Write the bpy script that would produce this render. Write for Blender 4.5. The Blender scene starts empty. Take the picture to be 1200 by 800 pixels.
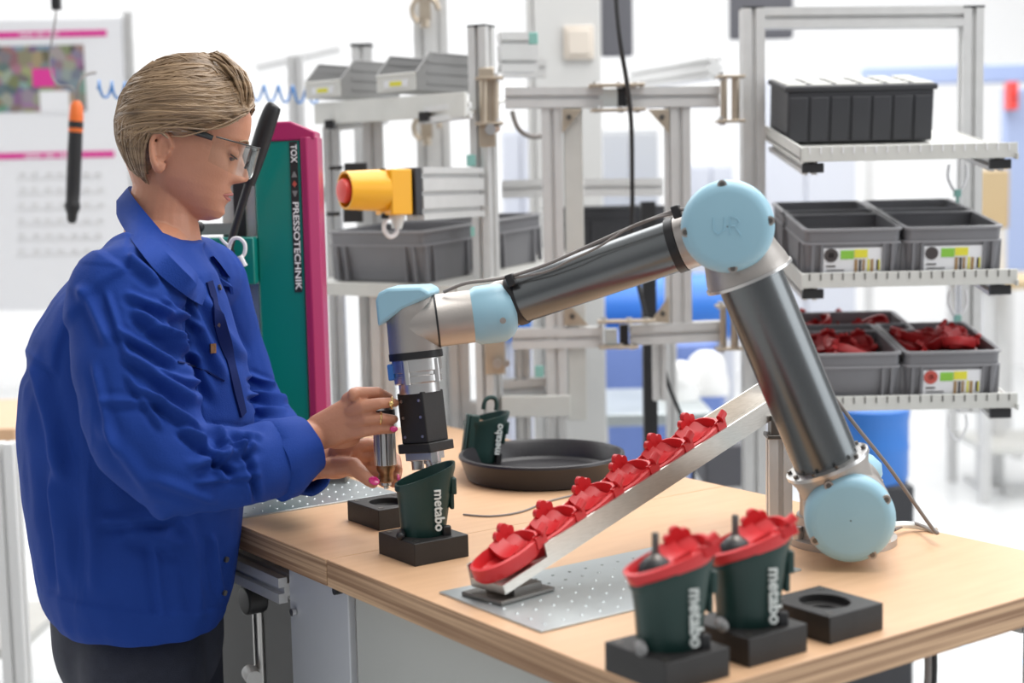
import bpy, bmesh, math, random
import numpy as np
from mathutils import Vector, Matrix, noise
random.seed(7)
sc = bpy.context.scene
col = sc.collection
# ------------------------------------------------------------------ camera
FPX = 1710.0; CH = 1.53
dn = Vector((363, -16600, -1710)).normalized(); up = -dn
fw = Vector((0, 0, -1)); yc = (fw - up * fw.dot(up)).normalized(); xc = yc.cross(up)
M3 = Matrix((xc, yc, up))
cd = bpy.data.cameras.new('camera'); cam = bpy.data.objects.new('camera', cd); col.objects.link(cam)
cd.sensor_width = 36; cd.lens = 36 * FPX / 1200; cd.clip_end = 100
cam.matrix_world = Matrix.Translation((0, 0, CH)) @ M3.to_4x4()
cd.dof.use_dof = True; cd.dof.focus_distance = 2.2; cd.dof.aperture_fstop = 2.9
sc.camera = cam
# ------------------------------------------------------------------ world, light, exposure
sc.view_settings.view_transform = 'Standard'; sc.view_settings.look = 'None'
sc.view_settings.gamma = 1; sc.view_settings.use_curve_mapping = False
sc.view_settings.exposure = 0.42
wd = bpy.data.worlds.new('world'); sc.world = wd; wd.use_nodes = True
wn = wd.node_tree; bg = wn.nodes['Background']
tc = wn.nodes.new('ShaderNodeTexCoord'); sp = wn.nodes.new('ShaderNodeSeparateXYZ'); cr = wn.nodes.new('ShaderNodeValToRGB')
wn.links.new(tc.outputs['Generated'], sp.inputs[0]); wn.links.new(sp.outputs['Z'], cr.inputs[0]); wn.links.new(cr.outputs[0], bg.inputs[0])
cr.color_ramp.elements[0].position = 0.0; cr.color_ramp.elements[0].color = (.42, .43, .45, 1)
cr.color_ramp.elements[1].position = 0.45; cr.color_ramp.elements[1].color = (1, 1, 1, 1)
bg.inputs[1].default_value = 0.50
def area(name, loc, rot, sx, sy, power, color=(1, 1, 1)):
    l = bpy.data.lights.new(name, 'AREA'); l.shape = 'RECTANGLE'; l.size = sx; l.size_y = sy; l.energy = power; l.color = color
    o = bpy.data.objects.new(name, l); o.location = loc; o.rotation_euler = rot; col.objects.link(o); return o
area('skylight_over_bench', (1.2, 2.6, 4.6), (0, 0, 0), 2.6, 4.0, 125, (1, .985, .96))
area('window_daylight_right', (5.0, 1.5, 2.6), (0, math.radians(72), 0), 3, 3.5, 70, (.93, .97, 1))
area('skylight_over_hall', (0, 7.2, 4.8), (0, 0, 0), 10, 4.5, 430, (1, 1, 1))
# ------------------------------------------------------------------ coordinates
def ray(px, py): return M3 @ Vector(((px - 600) / FPX, -(py - 400) / FPX, -1))
def P(px, py, d):
    r = ray(px, py); return Vector((0, 0, CH)) + r * (d / r.y)
def Z(px, py, z):
    r = ray(px, py); return Vector((0, 0, CH)) + r * ((z - CH) / r.z)
TT = 1.016
AZ = math.radians(35.5)
VA = Vector((-math.sin(AZ), math.cos(AZ), 0)); VB = Vector((math.cos(AZ), math.sin(AZ), 0)); VZ = Vector((0, 0, 1))
def W(a, b, z=0): return VA * a + VB * b + VZ * z
RB = math.atan2(VB.y, VB.x)
# ------------------------------------------------------------------ materials
def mat(name, c, rough=.5, metal=0, noise_s=0, noise_c=None, noise_f=.5, bump=0, bump_s=40, coat=0, sss=0, stretch=(1, 1, 1), trans=0, alpha=1, spec=None, det=4):
    m = bpy.data.materials.new(name); m.use_nodes = True; nt = m.node_tree; b = nt.nodes['Principled BSDF']
    b.inputs['Base Color'].default_value = (*c, 1); b.inputs['Roughness'].default_value = rough; b.inputs['Metallic'].default_value = metal
    if coat: b.inputs['Coat Weight'].default_value = coat; b.inputs['Coat Roughness'].default_value = .15
    if sss: b.inputs['Subsurface Weight'].default_value = sss; b.inputs['Subsurface Radius'].default_value = (.02, .008, .004); b.inputs['Subsurface Scale'].default_value = .6
    if trans: b.inputs['Transmission Weight'].default_value = trans
    if spec is not None: b.inputs['Specular IOR Level'].default_value = spec
    b.inputs['Alpha'].default_value = alpha
    if noise_s or bump:
        t = nt.nodes.new('ShaderNodeTexCoord'); mp = nt.nodes.new('ShaderNodeMapping'); nt.links.new(t.outputs['Object'], mp.inputs[0]); mp.inputs['Scale'].default_value = stretch
    if noise_s:
        n = nt.nodes.new('ShaderNodeTexNoise'); n.inputs['Scale'].default_value = noise_s; n.inputs['Detail'].default_value = det
        nt.links.new(mp.outputs[0], n.inputs[0])
        r = nt.nodes.new('ShaderNodeValToRGB'); r.color_ramp.elements[0].position = .5 - noise_f / 2; r.color_ramp.elements[1].position = .5 + noise_f / 2
        r.color_ramp.elements[0].color = (*c, 1); r.color_ramp.elements[1].color = (*(noise_c or c), 1)
        nt.links.new(n.outputs[0], r.inputs[0]); nt.links.new(r.outputs[0], b.inputs['Base Color'])
    if bump:
        n2 = nt.nodes.new('ShaderNodeTexNoise'); n2.inputs['Scale'].default_value = bump_s; n2.inputs['Detail'].default_value = 3; nt.links.new(mp.outputs[0], n2.inputs[0])
        bp = nt.nodes.new('ShaderNodeBump'); bp.inputs['Strength'].default_value = bump; bp.inputs['Distance'].default_value = .004
        nt.links.new(n2.outputs[0], bp.inputs['Height']); nt.links.new(bp.outputs[0], b.inputs['Normal'])
    return m
Mt = {}
Mt['alu'] = mat('anodised_aluminium', (.66, .66, .655), .42, .4, 30, (.72, .72, .715), .6)
Mt['alu_side'] = mat('brushed_aluminium', (.62, .58, .53), .3, .85, 60, (.74, .7, .65), .5, .08, 150, stretch=(1, 8, 8))
Mt['sheet'] = mat('shelf_sheet_metal', (.60, .60, .57), .5, .25, 20, (.66, .66, .63), .6)
Mt['black'] = mat('black_plastic', (.018, .018, .02), .45)
Mt['pom'] = mat('black_machined_plastic', (.012, .011, .011), .5, 0, 25, (.019, .018, .018), .5, .05, 200)
Mt['rubber'] = mat('black_rubber', (.010, .010, .012), .45)
Mt['tray'] = mat('black_tray_plastic', (.016, .015, .018), .38, 0, 20, (.024, .022, .026), .5)
Mt['green'] = mat('dark_green_plastic', (.008, .035, .030), .42, 0, 14, (.012, .046, .040), .5, .04, 250)
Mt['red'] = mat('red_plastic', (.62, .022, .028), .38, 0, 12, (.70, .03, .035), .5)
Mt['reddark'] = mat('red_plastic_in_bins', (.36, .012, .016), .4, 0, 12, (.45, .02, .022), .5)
Mt['blue_cap'] = mat('pale_blue_plastic', (.30, .52, .64), .4, 0, 10, (.33, .56, .68), .5)
Mt['cast'] = mat('cast_grey_aluminium', (.40, .37, .35), .42, .75, 12, (.46, .43, .40), .5, .06, 300)
Mt['tube'] = mat('grey_coated_tube', (.14, .15, .155), .27, .85, 8, (.17, .18, .185), .5, .03, 90, stretch=(1, 1, .2))
Mt['steel'] = mat('bright_steel', (.62, .61, .60), .30, .95)
Mt['zinc'] = mat('zinc_plated_steel', (.50, .42, .33), .36, .7, 25, (.58, .50, .40), .5)
Mt['darksteel'] = mat('dark_steel', (.16, .15, .14), .35, .9)
Mt['brass'] = mat('copper_winding', (.38, .22, .12), .35, .8, 120, (.22, .12, .06), .3)
Mt['galv'] = mat('galvanised_sheet', (.42, .46, .47), .35, .7, 6, (.52, .56, .57), .5, .04, 30)
Mt['wood'] = mat('beech_multiplex', (.66, .405, .235), .42, 0, 9, (.74, .47, .28), .6, .03, 60, stretch=(1, 6, 1), coat=.15)
Mt['woodedge'] = mat('multiplex_edge', (.27, .15, .08), .6, 0, 14, (.58, .38, .23), .22, .05, 60, stretch=(.12, .12, 12))
Mt['bin'] = mat('grey_bin_plastic', (.18, .18, .195), .5, 0, 8, (.20, .20, .215), .5)
Mt['binrim'] = mat('grey_bin_rim', (.27, .27, .285), .45)
Mt['bindark'] = mat('charcoal_bin_plastic', (.03, .031, .036), .5, 0, 8, (.038, .039, .046), .5)
Mt['louvre'] = mat('mid_grey_bin_plastic', (.22, .22, .22), .5)
Mt['white'] = mat('white_paint', (.80, .80, .79), .5)
Mt['paper'] = mat('white_paper', (.80, .81, .84), .6)
Mt['column'] = mat('light_grey_column', (.66, .66, .65), .5)
Mt['switch'] = mat('cream_plastic', (.75, .68, .60), .4)
Mt['magenta'] = mat('magenta_paint', (.40, .02, .12), .35)
Mt['magprint'] = mat('magenta_print', (.68, .04, .30), .6)
Mt['teal'] = mat('teal_green_paint', (.0, .20, .165), .32, 0, 4, (.0, .215, .18), .5, coat=.2)
Mt['yellow'] = mat('yellow_plastic', (.86, .42, .01), .35)
Mt['redknob'] = mat('red_knob', (.75, .06, .05), .35)
Mt['blueobj'] = mat('blue_sheet', (.10, .16, .40), .55, 0, 3, (.13, .20, .47), .5)
Mt['brightblue'] = mat('bright_blue_plastic', (.03, .16, .55), .4, 0, 3, (.04, .2, .62), .5)
Mt['bluewall'] = mat('pale_blue_panel', (.36, .44, .66), .6)
Mt['darkgrey'] = mat('dark_grey_panel', (.10, .10, .115), .6)
Mt['tan'] = mat('tan_board', (.50, .38, .22), .6)
Mt['floor'] = mat('pale_hall_floor', (.60, .61, .61), .28, 0, 2, (.66, .67, .67), .5)
Mt['wall'] = mat('white_wall', (.85, .85, .85), .7)
Mt['cable'] = mat('grey_cable', (.22, .20, .19), .5)
Mt['bcable'] = mat('black_cable', (.02, .02, .022), .5)
Mt['wcable'] = mat('white_cable', (.80, .80, .82), .4)
Mt['bhose'] = mat('blue_spiral_hose', (.05, .22, .55), .35)
Mt['orange'] = mat('orange_plastic', (.80, .17, .03), .4)
Mt['panel'] = mat('aluminium_panel', (.52, .54, .58), .42, .3, 4, (.60, .62, .66), .5)
Mt['panel2'] = mat('grey_panel', (.46, .47, .45), .5, .1)
Mt['shadowpanel'] = mat('under_bench_shade', (.06, .06, .06), .6)  # dark colour stands in for the shaded interior under the bench
Mt['skin'] = mat('skin', (.50, .225, .135), .46, 0, 22, (.57, .265, .165), .6, .10, 260, sss=.12)
Mt['lip'] = mat('lips', (.42, .13, .11), .4)
Mt['eye'] = mat('eye', (.16, .12, .10), .25)
Mt['iris'] = mat('iris', (.08, .07, .06), .2)
Mt['lash'] = mat('eyelash', (.04, .025, .02), .6)
Mt['brow'] = mat('eyebrow_hair', (.28, .18, .10), .7)
Mt['nail'] = mat('pink_nail_polish', (.62, .02, .18), .2, coat=.6)
Mt['cloth'] = mat('blue_workwear_cloth', (.008, .038, .225), .78, 0, 8, (.011, .050, .285), .6, .22, 500, spec=.2)
Mt['clothdark'] = mat('blue_workwear_shade_and_seam', (.002, .012, .09), .8, spec=.2)  # darkened cloth blue: shade in the jacket opening, also the pocket seam line
Mt['denim'] = mat('dark_denim', (.010, .013, .028), .75, 0, 60, (.018, .022, .042), .5, .3, 600)
Mt['lens'] = None
Mt['frame'] = mat('black_glasses_frame', (.03, .035, .035), .3)
Mt['gold'] = mat('gold', (.85, .6, .25), .2, 1)
Mt['print_w'] = mat('white_print', (.70, .74, .72), .5)
Mt['signwhite'] = mat('white_lettering', (.85, .85, .85), .5)
Mt['lab_g'] = mat('label_green', (.25, .55, .06), .6)
Mt['lab_y'] = mat('label_yellow', (.75, .70, .05), .6)
Mt['lab_b'] = mat('label_brown', (.35, .22, .10), .6)
Mt['lab_k'] = mat('label_dark', (.06, .05, .05), .6)
Mt['lab_r'] = mat('label_red', (.5, .08, .06), .6)
Mt['clear'] = mat('milky_plastic', (.75, .8, .8), .3)
Mt['greentag'] = mat('green_connector', (.25, .50, .45), .4)
Mt['tile'] = mat('pale_blue_floor_line', (.55, .70, .85), .4)
g = bpy.data.materials.new('clear_lens'); g.use_nodes = True; nt = g.node_tree; nt.nodes.clear()
o_ = nt.nodes.new('ShaderNodeOutputMaterial'); mx = nt.nodes.new('ShaderNodeMixShader'); tr = nt.nodes.new('ShaderNodeBsdfTransparent'); gl = nt.nodes.new('ShaderNodeBsdfGlossy'); lw = nt.nodes.new('ShaderNodeLayerWeight')
tr.inputs[0].default_value = (.95, .97, .97, 1); gl.inputs['Roughness'].default_value = .05; lw.inputs[0].default_value = .35
mu = nt.nodes.new('ShaderNodeMath'); mu.operation = 'MULTIPLY'; mu.inputs[1].default_value = .22; nt.links.new(lw.outputs['Fresnel'], mu.inputs[0]); nt.links.new(mu.outputs[0], mx.inputs[0]); nt.links.new(tr.outputs[0], mx.inputs[1]); nt.links.new(gl.outputs[0], mx.inputs[2]); nt.links.new(mx.outputs[0], o_.inputs[0]); Mt['lens'] = g
# hair: strands coloured per strand by a vertex colour-free noise stretched along the flow
Mt['hair'] = mat('dark_blond_hair', (.085, .048, .024), .40, 0, 34, (.46, .31, .18), .62, .3, 120, stretch=(.3, 1.4, 3.4), det=6)
# poster picture
pm = bpy.data.materials.new('poster_print'); pm.use_nodes = True; nt = pm.node_tree; b = nt.nodes['Principled BSDF']; b.inputs['Roughness'].default_value = .6
t = nt.nodes.new('ShaderNodeTexCoord'); v = nt.nodes.new('ShaderNodeTexVoronoi'); v.inputs['Scale'].default_value = 26; nt.links.new(t.outputs['Object'], v.inputs[0])
hs = nt.nodes.new('ShaderNodeHueSaturation'); hs.inputs['Saturation'].default_value = .55; hs.inputs['Value'].default_value = .35
nt.links.new(v.outputs['Color'], hs.inputs['Color']); nt.links.new(hs.outputs[0], b.inputs['Base Color']); Mt['poster'] = pm
# ------------------------------------------------------------------ mesh builder
def frame_from(ax, hint=VZ):
    ax = ax.normalized()
    if abs(ax.dot(hint)) > .99: hint = Vector((0, 1, 0)) if abs(ax.y) < .9 else Vector((1, 0, 0))
    u = hint.cross(ax).normalized(); v = ax.cross(u).normalized()
    return u, v, ax
class MB:
    def __init__(s): s.v = []; s.f = []; s.m = []; s.cur = 0
    def add(s, vs, fs):
        k = len(s.v); s.v += [tuple(x) for x in vs]; s.f += [tuple(i + k for i in f) for f in fs]; s.m += [s.cur] * len(fs); return s
    def box(s, c, size, X=None, Y=None, Zd=None):
        X = X or Vector((1, 0, 0)); Zd = Zd or VZ; Y = Y or Zd.cross(X).normalized()
        c = Vector(c); h = [a / 2 for a in size]; vs = []
        for k in (-1, 1):
            for j in (-1, 1):
                for i in (-1, 1): vs.append(c + X * (i * h[0]) + Y * (j * h[1]) + Zd * (k * h[2]))
        return s.add(vs, [(0, 2, 3, 1), (4, 5, 7, 6), (0, 1, 5, 4), (2, 6, 7, 3), (0, 4, 6, 2), (1, 3, 7, 5)])
    def rings(s, rs, c0=True, c1=True):
        n = len(rs[0]); vs = [p for r in rs for p in r]; fs = []
        for i in range(len(rs) - 1):
            for j in range(n): fs.append((i * n + j, i * n + (j + 1) % n, (i + 1) * n + (j + 1) % n, (i + 1) * n + j))
        if c0: fs.append(tuple(reversed(range(n))))
        if c1: fs.append(tuple((len(rs) - 1) * n + j for j in range(n)))
        return s.add(vs, fs)
    def cyl(s, p0, p1, r0, r1=None, n=24, caps=True):
        r1 = r0 if r1 is None else r1; p0 = Vector(p0); p1 = Vector(p1); u, v, a = frame_from(p1 - p0)
        R = lambda p, r: [p + u * (r * math.cos(2 * math.pi * i / n)) + v * (r * math.sin(2 * math.pi * i / n)) for i in range(n)]
        return s.rings([R(p0, r0), R(p1, r1)], caps, caps)
    def lathe(s, p0, ax, prof, n=32, c0=True, c1=True):
        u, v, a = frame_from(ax); rs = []
        for (r, h) in prof:
            rs.append([p0 + a * h + u * (r * math.cos(2 * math.pi * i / n)) + v * (r * math.sin(2 * math.pi * i / n)) for i in range(n)])
        return s.rings(rs, c0, c1)
    def tube(s, pts, r, n=8, smooth=0):
        pts = [Vector(p) for p in pts]
        if smooth:
            if isinstance(r, (list, tuple)):
                rv = [Vector((x, 0, 0)) for x in r]; r = [x.x for x in catmull(rv, smooth)]
            pts = catmull(pts, smooth)
        rs = []; u = None
        for i, p in enumerate(pts):
            d = (pts[min(i + 1, len(pts) - 1)] - pts[max(i - 1, 0)]).normalized()
            if u is None: u, v, _ = frame_from(d)
            else: u = (u - d * u.dot(d)).normalized(); v = d.cross(u)
            rr = r[i] if isinstance(r, (list, tuple)) else r
            rs.append([p + u * (rr * math.cos(2 * math.pi * k / n)) + v * (rr * math.sin(2 * math.pi * k / n)) for k in range(n)])
        return s.rings(rs)
    def sphere(s, c, r, X=None, Y=None, Zd=None, n=16, m=10):
        X = X or Vector((1, 0, 0)); Y = Y or Vector((0, 1, 0)); Zd = Zd or VZ; c = Vector(c)
        if not isinstance(r, (list, tuple)): r = (r, r, r)
        rs = []
        for i in range(1, m):
            th = math.pi * i / m
            rs.append([c + X * (r[0] * math.sin(th) * math.cos(2 * math.pi * k / n)) + Y * (r[1] * math.sin(th) * math.sin(2 * math.pi * k / n)) - Zd * (r[2] * math.cos(th)) for k in range(n)])
        k0 = len(s.v); s.rings(rs, False, False); kk = len(s.v)
        s.v += [tuple(c - Zd * r[2]), tuple(c + Zd * r[2])]
        for k in range(n):
            s.f.append((kk, k0 + (k + 1) % n, k0 + k)); s.m.append(s.cur)
            b_ = k0 + (m - 2) * n; s.f.append((kk + 1, b_ + k, b_ + (k + 1) % n)); s.m.append(s.cur)
        return s
    def prism(s, poly, p0, X, Y, ext):   # poly 2D in X,Y, extruded by vector ext
        n = len(poly); a = [Vector(p0) + X * x + Y * y for x, y in poly]; bb = [q + ext for q in a]
        fs = [tuple(reversed(range(n))), tuple(range(n, 2 * n))] + [(i, (i + 1) % n, n + (i + 1) % n, n + i) for i in range(n)]
        if X.cross(Y).dot(ext) < 0: fs = [tuple(reversed(f)) for f in fs]
        return s.add(a + bb, fs)
    def prof(s, p0, p1, w=.045, h=.045, hint=VZ, slot=.010, dep=.010):
        p0 = Vector(p0); p1 = Vector(p1); u, v, a = frame_from(p1 - p0, hint)
        nx = max(1, round(w / .04)); ny = max(1, round(h / .04)); pts = []
        def side(A, B, N, k):
            d = (B - A); L = d.length; d = d / L
            pts.append(A)
            for i in range(k):
                c = A + d * (L * (i + .5) / k)
                pts.extend([c - d * slot / 2, c - d * slot / 2 + N * dep, c + d * slot / 2 + N * dep, c + d * slot / 2])
        c = [Vector((-w / 2, -h / 2)), Vector((w / 2, -h / 2)), Vector((w / 2, h / 2)), Vector((-w / 2, h / 2))]
        side(c[0], c[1], Vector((0, 1)), nx); side(c[1], c[2], Vector((-1, 0)), ny); side(c[2], c[3], Vector((0, -1)), nx); side(c[3], c[0], Vector((1, 0)), ny)
        return s.prism([(q.x, q.y) for q in pts], p0, u, v, p1 - p0)
    def build(s, name, m, parent=None, smooth=35, bevel=0, kind=None):
        me = bpy.data.meshes.new(name); me.from_pydata(s.v, [], s.f)
        ms = m if isinstance(m, (list, tuple)) else [m]
        for x in ms: me.materials.append(Mt[x])
        if len(ms) > 1: me.polygons.foreach_set('material_index', s.m)
        me.validate(); me.update()
        if smooth:
            me.polygons.foreach_set('use_smooth', [True] * len(me.polygons)); me.set_sharp_from_angle(angle=math.radians(smooth))
        o = bpy.data.objects.new(name, me); col.objects.link(o)
        if bevel:
            md = o.modifiers.new('bevel', 'BEVEL'); md.width = bevel; md.segments = 2; md.limit_method = 'ANGLE'; md.angle_limit = math.radians(40); md.harden_normals = False
        if parent is not None: adopt(o, parent)
        if kind: o['kind'] = kind
        return o
def wmat(o):
    m = o.matrix_basis.copy(); p = o.parent
    while p is not None: m = p.matrix_basis @ m; p = p.parent
    return m
def adopt(o, parent):
    # geometry is written in world coordinates: move it into the parent's frame
    if o.type == 'MESH' and not o.get('local'):
        o.data.transform(wmat(parent).inverted()); o.matrix_basis = Matrix.Identity(4)
    o.parent = parent
def catmull(pts, k):
    out = []; n = len(pts)
    for i in range(n - 1):
        a = pts[max(i - 1, 0)]; b_ = pts[i]; c = pts[i + 1]; d = pts[min(i + 2, n - 1)]
        for j in range(k):
            t_ = j / k
            out.append(.5 * ((2 * b_) + (c - a) * t_ + (2 * a - 5 * b_ + 4 * c - d) * t_ ** 2 + (-a + 3 * b_ - 3 * c + d) * t_ ** 3))
    out.append(pts[-1]); return out
def thing(name, loc, rz, label, cat, group=None):
    o = bpy.data.objects.new(name, None); o.empty_display_size = .05; col.objects.link(o)
    o.location = loc; o.rotation_euler = (0, 0, rz); o.matrix_basis = Matrix.Translation(loc) @ Matrix.Rotation(rz, 4, 'Z')
    return tag(o, label, cat, group)
def tag(o, label, cat, group=None):
    o['label'] = label; o['category'] = cat
    if group: o['group'] = group
    return o
def struct(o): o['kind'] = 'structure'; return o
def dup(root, mtx, label=None, group=None):
    def rec(o, par):
        c = o.copy(); col.objects.link(c)
        if par is not None: c.parent = par
        for ch in kids.get(o, []): rec(ch, c)
        return c
    kids = {}
    for q in list(bpy.data.objects):
        if q.parent is not None: kids.setdefault(q.parent, []).append(q)
    r = rec(root, None); r.matrix_basis = mtx
    if label: r['label'] = label
    if group: r['group'] = group
    return r
def text_mb(body, origin, X, Y, size, ext=.0006, bold=.0):
    cu = bpy.data.curves.new('t', 'FONT'); cu.body = body; cu.size = 1; cu.extrude = ext / size; cu.offset = bold; cu.resolution_u = 3
    o = bpy.data.objects.new('t', cu); me = o.to_mesh(); mb = MB(); N = X.cross(Y)
    vs = [origin + X * (q.co.x * size) + Y * (q.co.y * size) + N * (q.co.z * size) for q in me.vertices]
    mb.add(vs, [tuple(p.vertices) for p in me.polygons]); o.to_mesh_clear(); bpy.data.objects.remove(o); bpy.data.curves.remove(cu)
    return mb
def evald(o, mods, keep=True):
    for (t_, kw) in mods:
        m = o.modifiers.new(t_, t_)
        for k, v_ in kw.items(): setattr(m, k, v_)
    dg = bpy.context.evaluated_depsgraph_get(); dg.update(); me = bpy.data.meshes.new_from_object(o.evaluated_get(dg)); o.modifiers.clear(); old = o.data; o.data = me; bpy.data.meshes.remove(old)
    return o
X1 = Vector((1, 0, 0)); Y1 = Vector((0, 1, 0))
# ================================================================== SETTING
m = MB(); m.box((1, 6, -.05), (16, 18, .1)); struct(m.build('floor', 'floor', smooth=0))
m = MB(); m.box((1, 12.1, 2.5), (16, .2, 5)); struct(m.build('wall_back', 'wall', smooth=0))
m = MB(); m.box((-5.6, 6, 2.5), (.2, 12, 5)); struct(m.build('wall_left', 'wall', smooth=0))
c0 = P(665, 60, 4.3); m = MB(); m.box((c0.x, c0.y + .1, 2.0), (.195, .20, 4.0)); m.box((c0.x - .108, c0.y + .1, 2), (.02, .18, 4)); struct(m.build('trim_1', 'column', bevel=.004))
q = P(680, 46, 4.2); m = MB(); m.box((q.x, c0.y - .008, q.z), (.088, .014, .098)); m.box((q.x, c0.y - .018, q.z), (.066, .008, .072)); tag(m.build('light_switch', 'switch', bevel=.004), 'cream square wall switch on the pale grey column', 'switch')
for k, (ya, yb) in enumerate(((52, 28), (80, 50))):
    m = MB(); a = P(120, ya, 9.5); b_ = P(430, yb - 25, 10.5); m.box((a + b_) / 2, ((b_ - a).length, .12, .10), X=(b_ - a).normalized(), Zd=VZ, Y=VZ.cross((b_ - a).normalized())); o = m.build('trim_%d' % (k + 2), 'column'); struct(o)
a = Z(1120, 752, 0); b_ = Z(1230, 785, 0); m = MB(); m.box(((a + b_) / 2) + VZ * .0015, ((b_ - a).length * 2, .05, .003), X=(b_ - a).normalized(), Y=VZ.cross((b_ - a).normalized())); struct(m.build('trim_4', 'tile', smooth=0))
# far blue wall panelling (structure-like but movable partition)
def farbox(name, x0, y0, x1, y1, d, dep, material, label, cat, bevel=.01, feet=False, group=None):
    p = P(x0, y1, d); q_ = P(x1, y0, d); m_ = MB()
    z0 = p.z; m_.box(((p.x + q_.x) / 2, d + dep / 2, (z0 + q_.z) / 2), (q_.x - p.x, dep, q_.z - z0))
    if feet:
        t_ = thing(name, ((p.x + q_.x) / 2, d + dep / 2, 0), 0, label, cat, group); o_b = m_.build('panel', material, t_, bevel=bevel)
        for sx in (p.x + .04, q_.x - .04):
            f_ = MB(); f_.box((sx, d + dep / 2, z0 / 2), (.05, .05, z0)); f_.box((sx, d + dep / 2, .015), (.06, .4, .03)); f_.build('leg', 'alu', t_)
        return t_
    return tag(m_.build(name, material, bevel=bevel), label, cat, group)
farbox('partition', 1012, 72, 1290, 100, 8.5, .08, 'bluewall', 'pale blue raised partition panel far behind the right rack', 'partition', feet=True)
farbox('partition', 1176, 100, 1300, 318, 8.1, .08, 'bluewall', 'tall pale blue partition at the right edge with a red box on it', 'partition', feet=True)
m = MB(); p = P(1188, 112, 8.0); m.box((p.x, 8.04, p.z), (.05, .09, .15)); m.box((p.x, 7.98, p.z + .02), (.03, .02, .05)); tag(m.build('wall_box', 'redknob', bevel=.005), 'small red box fixed to the pale blue partition', 'alarm box')
farbox('notice_board', 1146, 198, 1184, 268, 7.2, .03, 'tan', 'tan board standing behind the right rack post', 'board', feet=True)
farbox('monitor', 705, -40, 741, 66, 5.6, .05, 'darkgrey', 'dark grey hanging panel right of the pale grey column', 'panel')
farbox('monitor', 856, -40, 930, 46, 6.0, .05, 'darkgrey', 'dark grey hanging panel behind the top of the right rack', 'panel')
# hangers so that the panels are carried
for px, d in ((723, 5.6), (893, 6.0)):
    pass
# far pale cabinets / benches
def bench_far(x0, x1, y, d, label, topm='white'):
    p = P(x0, y, d); q_ = P(x1, y, d); t_ = thing('side_table', ((p.x + q_.x) / 2, d + .3, 0), 0, label, 'table')
    m_ = MB(); m_.box(((p.x + q_.x) / 2, d + .3, p.z - .02), (q_.x - p.x, .6, .04)); m_.build('tabletop', topm, t_, bevel=.004)
    for sx in (p.x + .04, q_.x - .04):
        for sy in (d + .04, d + .56):
            m_ = MB(); m_.prof((sx, sy, 0), (sx, sy, p.z - .04)); m_.build('leg', 'alu', t_)
    m_ = MB(); m_.box(((p.x + q_.x) / 2, d + .3, .25), (q_.x - p.x - .1, .5, .03)); m_.build('shelf', 'sheet', t_)
    return t_
tb = bench_far(690, 836, 486, 4.6, 'far table with a pale blue-grey top behind the chute', 'galv')
bench_far(-140, 17, 505, 4.0, 'beech-topped side table at the left edge behind the woman', 'wood')
bench_far(1150, 1420, 330, 6.8, 'pale bench far behind the right rack shelves', 'tan')
Mt['pale'] = mat('pale_lilac_paint', (.60, .62, .68), .5); Mt['palegrey'] = mat('pale_grey_paint', (.50, .51, .52), .5)
for (x0, y0, x1, y1, d_, mt_, lb) in ((884, 88, 1004, 420, 7.6, 'pale', 'tall pale cabinet far behind the black organiser box'), (706, 150, 772, 300, 7.0, 'palegrey', 'pale grey far cabinet seen through the frame beside the black cable'), (806, 190, 860, 330, 7.4, 'pale', 'pale far cabinet between the frame upright and the right rack'), (590, 150, 632, 300, 6.6, 'pale', 'pale far cabinet seen left of the pale grey column')):
    p = P(x0, y1, d_); q_ = P(x1, y0, d_); t__ = thing('cabinet', ((p.x + q_.x) / 2, d_ + .25, 0), 0, lb, 'cabinet'); w__ = q_.x - p.x
    m_ = MB(); m_.box(((p.x + q_.x) / 2, d_ + .25, q_.z / 2), (w__, .5, q_.z)); m_.build('body', mt_, t__, bevel=.006)
    for sx in (-1, 1):
        m_ = MB(); m_.box(((p.x + q_.x) / 2 + sx * w__ / 4, d_ - .008, q_.z / 2 + .03), (w__ / 2 - .012, .018, q_.z - .1)); dd_ = m_.build('door', mt_, t__, bevel=.003)
        m_ = MB(); m_.box(((p.x + q_.x) / 2 + sx * .03, d_ - .022, q_.z * .6), (.012, .016, .12)); h_ = m_.build('handle', 'alu', t__); m_ = None
# white crumpled bags on far table
for i, (px, py, w, h) in enumerate(((795, 466, .14, .13), (828, 458, .15, .15))):
    c = P(px, py, 4.9 + .12 * i); zt = P(700, 486, 4.6).z; m = MB(); rs = []
    for k in range(9):
        t_ = k / 8; r = .5 * w * (1 - .35 * t_ ** 2) * (1.0 if k < 8 else .5)
        rs.append([Vector((c.x + r * (1 + .22 * noise.noise(Vector((j * .9, k * .7, i * 9)))) * math.cos(j * math.pi / 8), c.y + r * math.sin(j * math.pi / 8) * (1 + .2 * noise.noise(Vector((j * .7, k, i * 5 + 3)))), zt + h * t_)) for j in range(16)])
    m.rings(rs); tag(m.build('plastic_bag', 'white', smooth=60), ['white crumpled bag on the far table, nearer the hanging black cable', 'white crumpled bag on the far table, nearer the robot arm'][i], 'bag')
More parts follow.
